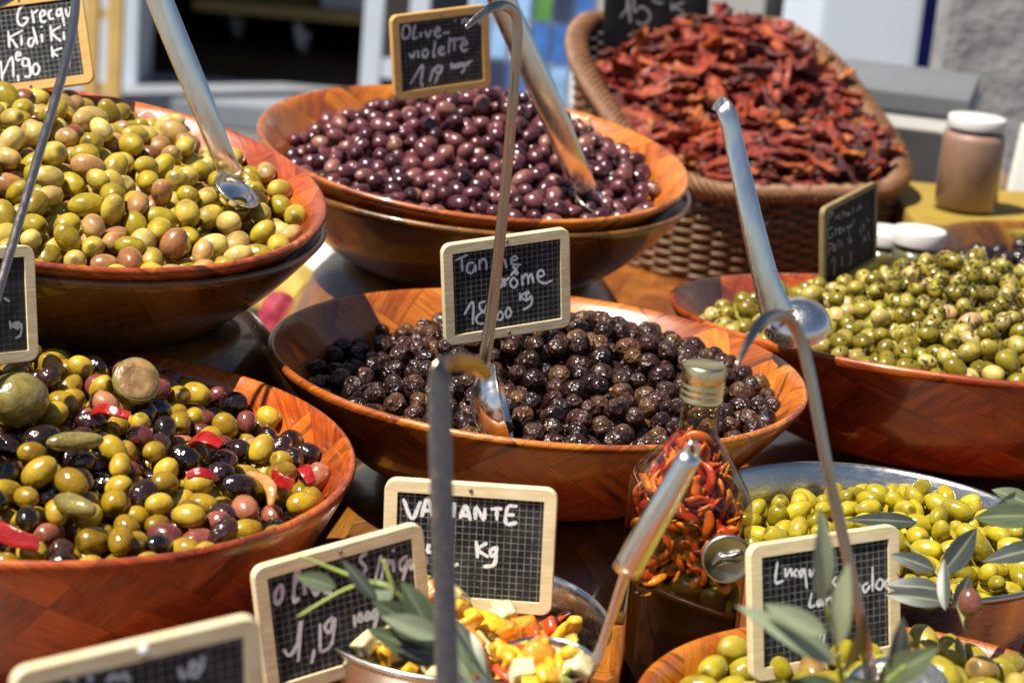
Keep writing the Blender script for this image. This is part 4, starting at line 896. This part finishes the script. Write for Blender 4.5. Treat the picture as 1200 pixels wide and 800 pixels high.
q2 = Pz(300, 385, TABZ+.012); crumple('dotted_cloth', 'black cloth with pale dots between the bowls', 'cloth', Vector((q2.x, q2.y, TABZ+.012)), .035, .04, .022, dotted_mat('black_dotted', (.012, .011, .012), (.6, .55, .45), 130, .25), 9, .15)

# ------------------------------------------------------------------ olive twigs
def leaf_mat(name, a, b_):
    b = NB(name); n = b.noise(b.n('Mapping', {'Vector': b.objco(), 'Scale': (1, 6, 1)}).outputs[0], 60, 4); r = rnd_out(b)
    geo = b.n('NewGeometry').outputs['Backfacing']
    top_ = b.mix(b.n('MapRange', {0: n, 1: .3, 2: .7}).outputs[0], a, b_)
    sp_ = b.noise(b.objco(), 420, 2); rb_ = b.math('POWER', b.n('Attribute', attribute_name='rib').outputs['Fac'], 2.5)
    top_ = b.mix(b.math('MULTIPLY', rb_, .6), top_, (.34, .36, .20)); top_ = b.mix(b.n('MapRange', {0: sp_, 1: .68, 2: .74, 3: 0.0, 4: .5}).outputs[0], top_, (.10, .07, .03))
    b.p(Base_Color=b.mix(geo, top_, (.26, .30, .20)), Roughness=.42, Coat_Weight=.1); b.bump(n, .15, .001); return b.m
M_LEAF = leaf_mat('olive_leaf', (.055, .075, .035), (.10, .13, .065)); M_LEAF_P = leaf_mat('olive_leaf_pale', (.24, .29, .17), (.34, .39, .25)); M_LEAF_D = leaf_mat('olive_leaf_dark', (.028, .034, .030), (.060, .07, .062))
M_STEM = simple('green_stem', (.28, .36, .07), .45); M_STEM_B = simple('brown_stem', (.20, .20, .06), .6)
def leaf_mesh(L, W, curl, seed):
    NU, NV = 12, 8; V = []; F = []; r = random.Random(seed); rib = []; tw = r.uniform(-.4, .4)
    for lay in (0, 1):
        for i in range(NU+1):
            u = i/NU; ww = W/2*max(.02, (math.sin(math.pi*u**.82))**.8)
            for j in range(NV+1):
                rib.append(1.0 if j == NV//2 else 0.0); v = 2*j/NV-1; z = .16*ww*abs(v)*1.2-curl*L*(u-.15)**2; th = tw*u
                V.append((L*u, ww*v*math.cos(th), z+ww*v*math.sin(th)+(.00018 if lay else -.00018)))
    m = NV+1
    for lay in (0, 1):
        o = lay*(NU+1)*m
        for i in range(NU):
            for j in range(NV):
                f = (o+i*m+j, o+(i+1)*m+j, o+(i+1)*m+j+1, o+i*m+j+1); F.append(f if lay else f[::-1])
    me = mesh_from(V, F); at = me.attributes.new('rib', 'FLOAT', 'POINT'); at.data.foreach_set('value', np.array(rib, np.float32)); return me
def twig(label, stems, leaves, stemmat, wd=.0026):
    base = Vector(stems[0][0]); t = thing('olive_twig', label, 'twig', T(base))
    for sgm in stems:
        me = sweep(catmull(sgm, 6), [wd, wd*.8, wd*.5], [wd, wd*.8, wd*.5], (.1, .9, .3), 8); me.transform(T(-base)); obj('stem', me, stemmat, t)
    for k, (a, b, W, nrm, mat) in enumerate(leaves):
        a = Vector(a); b = Vector(b); x = (b-a); L = x.length; x.normalize(); z = Vector(nrm); z = (z-x*z.dot(x)).normalized(); y = z.cross(x)
        M = Matrix(((x.x, y.x, z.x, a.x-base.x), (x.y, y.y, z.y, a.y-base.y), (x.z, y.z, z.z, a.z-base.z), (0, 0, 0, 1)))
        obj('leaf', leaf_mesh(L*1.04, W*1.2, .12+.1*random.random(), k), mat, t, M)
    return t
u = (0, -.75, .6)
twig('pale green olive twig rising before the Lucques sign', [[P(1000, 870, 1.0), P(985, 790, .93), P(978, 745, .90), P(962, 690, .885)], [P(985, 790, .93), P(1030, 800, .92), P(1060, 780, .91)]],
 [(P(980, 775, .91), P(880, 712, .87), .0105, u, M_LEAF_P), (P(968, 742, .895), P(903, 708, .875), .0075, u, M_LEAF_P), (P(962, 704, .885), P(968, 603, .865), .0095, (.3, -.8, .2), M_LEAF_P), (P(982, 755, .90), P(990, 668, .875), .0092, (-.5, -.8, .1), M_LEAF_P),
  (P(985, 792, .925), P(1021, 728, .90), .011, (.6, -.6, .4), M_LEAF), (P(1030, 800, .92), P(1092, 762, .90), .0115, u, M_LEAF), (P(990, 810, .935), P(925, 800, .90), .010, u, M_LEAF), (P(1045, 785, .915), P(1062, 728, .91), .009, (.5, -.7, .3), M_LEAF_D)], M_STEM)
twig('grey green olive twig in the diced salad before two signs', [[P(528, 800, 1.03), P(500, 755, 1.0), P(470, 700, .985), P(440, 684, .98), P(405, 690, .978), P(349, 722, .975)], [P(440, 684, .98), P(405, 672, .98), P(350, 650, .98)], [P(462, 692, .983), P(456, 675, .98), P(449, 655, .978)]],
 [(P(440, 702, .98), P(404, 658, .975), .006, u, M_LEAF_D), (P(393, 688, .978), P(350, 674, .975), .0075, u, M_LEAF), (P(505, 740, .99), P(474, 684, .98), .0125, (.4, -.8, .3), M_LEAF), (P(512, 752, .995), P(445, 706, .975), .0135, u, M_LEAF), (P(515, 745, .99), P(455, 722, .97), .009, u, M_LEAF_P), (P(515, 775, 1.0), P(443, 738, .975), .0125, u, M_LEAF), (P(512, 765, 1.0), P(470, 760, .98), .010, u, M_LEAF_D), (P(455, 705, .983), P(442, 680, .98), .008, u, M_LEAF_P),
  (P(528, 722, 1.0), P(580, 796, .985), .0075, (.5, -.7, .3), M_LEAF_D), (P(535, 735, 1.0), P(567, 790, .985), .010, (.2, -.8, .3), M_LEAF), (P(530, 745, 1.0), P(550, 800, .985), .008, (-.4, -.7, .3), M_LEAF)], M_STEM)
twig('dark olive twig hanging over the steel basin edge', [[P(1133, 738, 1.155), P(1118, 700, 1.165), P(1090, 662, 1.185), P(1060, 634, 1.20)], [P(1118, 700, 1.165), P(1085, 712, 1.17), P(1060, 690, 1.18)]],
 [(P(1104, 672, 1.175), P(1146, 620, 1.185), .0125, (.3, -.7, .6), M_LEAF_D), (P(1096, 668, 1.18), P(1048, 648, 1.175), .0085, u, M_LEAF_D), (P(1102, 690, 1.17), P(1040, 684, 1.165), .010, u, M_LEAF_D), (P(1108, 705, 1.165), P(1042, 694, 1.16), .009, u, M_LEAF_D), (P(1117, 712, 1.16), P(1138, 676, 1.165), .0095, (.5, -.7, .3), M_LEAF_D), (P(1108, 715, 1.16), P(1104, 655, 1.17), .0065, (-.5, -.7, .3), M_LEAF_D), (P(1075, 612, 1.23), P(1000, 606, 1.20), .0085, u, M_LEAF_D)], M_STEM_B)
twig('dark leafed olive twig lying at the right of the steel basin', [[P(1245, 650, 1.20), P(1215, 610, 1.22), P(1205, 585, 1.23)]],
 [(P(1210, 592, 1.225), P(1166, 573, 1.22), .010, u, M_LEAF), (P(1215, 605, 1.22), P(1150, 603, 1.20), .0125, u, M_LEAF), (P(1225, 640, 1.2), P(1158, 655, 1.18), .011, u, M_LEAF_D), (P(1208, 585, 1.23), P(1172, 590, 1.215), .009, u, M_LEAF_D)], M_STEM_B)
tag(obj('brown_olive', olive_mesh(.0085, .0068), olive_mat('olive_brown', [(0, (.16, .055, .035)), (1, (.2, .07, .04))], .2), None, T(P(1137, 706, 1.145)) @ Matrix.Rotation(1.3, 4, 'Y')), 'small reddish brown olive hanging on the dark twig', 'olive')

# ------------------------------------------------------------------ background across the street (out of focus)
FY = 8.1
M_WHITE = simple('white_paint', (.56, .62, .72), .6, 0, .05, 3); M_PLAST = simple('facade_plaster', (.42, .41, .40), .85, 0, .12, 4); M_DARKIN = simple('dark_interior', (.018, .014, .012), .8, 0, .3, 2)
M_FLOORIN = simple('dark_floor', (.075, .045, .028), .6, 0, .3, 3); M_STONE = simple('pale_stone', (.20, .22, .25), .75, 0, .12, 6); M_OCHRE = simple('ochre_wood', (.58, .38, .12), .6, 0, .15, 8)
xa, xb = Py(163, 60, FY).x, Py(640, 60, FY).x
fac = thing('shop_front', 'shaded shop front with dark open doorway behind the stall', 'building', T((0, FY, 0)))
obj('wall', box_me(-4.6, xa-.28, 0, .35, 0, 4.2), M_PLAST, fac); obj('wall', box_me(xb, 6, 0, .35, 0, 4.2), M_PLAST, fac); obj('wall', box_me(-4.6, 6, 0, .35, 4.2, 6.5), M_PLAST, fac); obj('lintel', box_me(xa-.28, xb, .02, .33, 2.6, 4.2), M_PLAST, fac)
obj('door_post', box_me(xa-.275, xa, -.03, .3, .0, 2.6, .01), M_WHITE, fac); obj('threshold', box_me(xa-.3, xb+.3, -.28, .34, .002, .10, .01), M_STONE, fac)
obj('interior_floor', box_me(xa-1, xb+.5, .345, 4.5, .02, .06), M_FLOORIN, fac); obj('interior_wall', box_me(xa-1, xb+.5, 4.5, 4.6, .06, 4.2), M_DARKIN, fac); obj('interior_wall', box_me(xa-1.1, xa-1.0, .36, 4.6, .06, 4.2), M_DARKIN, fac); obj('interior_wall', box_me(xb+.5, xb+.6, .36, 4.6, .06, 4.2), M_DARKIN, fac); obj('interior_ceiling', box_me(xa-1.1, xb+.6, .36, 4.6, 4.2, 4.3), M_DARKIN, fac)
# ochre rack beside the door post
a = Py(103, 60, 7.7); b = Py(131, 60, 7.7); t = thing('wooden_rack', 'ochre wooden ladder rack against the white door post', 'rack', T((a.x, 7.7, 0)))
for x in (0, b.x-a.x): obj('upright', box_me(x-.02, x+.035, 0, .05, 0, 2.2, .004), M_OCHRE, t)
for k in range(7): obj('rung', box_me(.035, b.x-a.x-.02, .01, .04, .12+k*.28, .15+k*.28), M_OCHRE, t)
# trolley in the doorway
tq = Py(352, 62, 9.6); t = thing('trolley', 'trolley with grey caster wheels standing in the dark doorway', 'trolley', T((tq.x, 9.6, .06)))
M_GW = simple('grey_wheel', (.62, .60, .60), .6); tz = Py(352, 43, 9.6).z-.06
for x, y in ((0, 0), (-.35, .3), (.75, .0), (.75, .5)):
    wl = lathe([(.02, -.02), (.075, -.02), (.08, -.012), (.08, .012), (.075, .02), (.02, .02)], 32, True, True); w_ = obj('wheel', wl, M_GW, t, Matrix.Translation((x, y, .08)) @ Matrix.Rotation(math.radians(75), 4, 'Y') ); obj('fork', box_me(-.02, .02, -.05, .05, .025, .04), M_GW, w_)
obj('deck', box_me(-.5, .9, -.1, .6, max(.17, tz), max(.17, tz)+.05, .005), M_OCHRE, t)
tag(obj('white_crate', box_me(-.14, .14, 0, .3, 0, .5, .01), M_WHITE, None, T((tq.x+.22, 9.62, .06+max(.17, tz)+.051))), 'white crate standing on the doorway trolley', 'crate')
tag(obj('grey_crate', box_me(-.22, .22, 0, .35, 0, .5, .01), M_STONE, None, T((tq.x+.62, 9.6, .06+max(.17, tz)+.051))), 'pale grey crate on the trolley beside the white one', 'crate')
# glazed grey cabinet
a = Py(424, 60, 7.4); b = Py(500, 60, 7.4); W_ = b.x-a.x; t = thing('glazed_cabinet', 'white framed glass cabinet behind the violet olive sign', 'cabinet', T((a.x, 7.4, 0)))
zb = Py(450, 92, 7.4).z
for x in (0, W_-.07): obj('post', box_me(x, x+.07, 0, .07, 0, 1.9, .005), M_WHITE, t)
for z in (max(.02, zb), 1.83): obj('rail', box_me(.07, W_-.07, .005, .065, z, z+.07), M_WHITE, t)
obj('pane', box_me(.07, W_-.07, .03, .036, max(.02, zb)+.07, 1.83), M_JARG, t); obj('back_panel', box_me(.02, W_-.02, .4, .42, max(.02, zb), 1.9), M_DARKIN, t)
# postcard stand between the violet sign and the basket
t = thing('postcard_stand', 'rack of blue and white postcards behind the violet olive bowl', 'rack', T((Py(620, 60, 5.0).x, 5.0, 0)))
SX = Py(660, 60, 5).x-Py(560, 60, 5).x; obj('panel', box_me(-SX*.75, SX*.75, .02, .05, .5, 1.5), M_WHITE, t); obj('post', box_me(-.03, .03, .051, .1, 0, 1.5), M_STONE, t); obj('foot', box_me(-.25, .25, -.1, .3, 0, .03), M_STONE, t)
g = np.random.default_rng(5); cardc = [simple('card_%s' % n, c, .5, 0, .25, 25) for n, c in (('blue', (.05, .16, .48)), ('sky', (.30, .50, .78)), ('white', (.80, .82, .85)), ('navy', (.03, .04, .09)), ('green', (.10, .28, .06)), ('pale', (.60, .68, .80)), ('sand', (.45, .30, .15)))]
nx = 6
for i in range(nx):
    for k in range(9):
        x0 = -SX*.73+i*SX*1.46/nx; z0 = .55+k*.1; m = cardc[int(g.choice(7, p=[.2, .2, .2, .1, .06, .19, .05]))]; obj('postcard', box_me(x0+.006, x0+SX*1.46/nx-.006, .008, .018, z0+.006, z0+.094), m, t)
# right side: poles, white freezer, blue sheet, stone pier
t = tag(obj('dark_pole', lathe([(.06, 0), (.06, 3.0)], 24, True, True), simple('dark_paint', (.06, .055, .06), .5), None, T((Py(918, 20, 6.2).x, 6.2, 0))), 'dark round pole behind the dried tomatoes', 'pole')
tag(obj('cream_pole', lathe([(.045, 0), (.045, 3.0)], 24, True, True), simple('cream_paint', (.55, .52, .42), .5), None, T((Py(944, 20, 5.9).x, 5.9, 0))), 'cream pole beside the dark pole', 'pole')
a = Py(955, 50, 4.0); b = Py(1078, 50, 4.0); zb = Py(1010, 90, 4.0).z
t = thing('white_freezer', 'plain white upright freezer behind the stacked cases', 'freezer', T((a.x, 4.0, 0)))
obj('cabinet', box_me(0, b.x-a.x, 0, .6, .08, 1.7, .012), M_WHITE, t)
for x in (.04, b.x-a.x-.04):
    for y in (.05, .55): obj('foot', lathe([(.02, 0), (.02, .081)], 16, True, True), M_DARKIN, t, Matrix.Translation((x, y, 0)))
c_ = Py(1088, 30, 4.1); tag(obj('blue_sheet', box_me(-.075, .075, 0, .01, 0, 1.6), simple('blue_print', (.03, .05, .42), .5, 0, .4, 14), None, T((c_.x, 4.3, 0)) @ Matrix.Rotation(.05, 4, 'Y')), 'upright deep blue board between freezer and stone pier', 'board')
def rubble():
    b = NB('rough_stone'); co = b.objco(); n = b.noise(co, 7, 6, .7); n2 = b.noise(co, 34, 3); c = b.ramp(n, [(.3, (.16, .155, .16)), (.7, (.36, .35, .35))]); c = b.mix(b.n('MapRange', {0: n2, 1: .66, 2: .74, 3: 0.0, 4: .7}).outputs[0], c, (.42, .38, .34)); b.p(Base_Color=c, Roughness=.9); b.bump(n, .6, .03); return b.m
c_ = Py(1106, 50, 3.5); tag(obj('stone_pier', box_me(0, 1.4, 0, .12, 0, 2.8, .02), rubble(), None, T((c_.x, 3.5, 0))), 'rough grey stone pier behind the jars', 'pier')
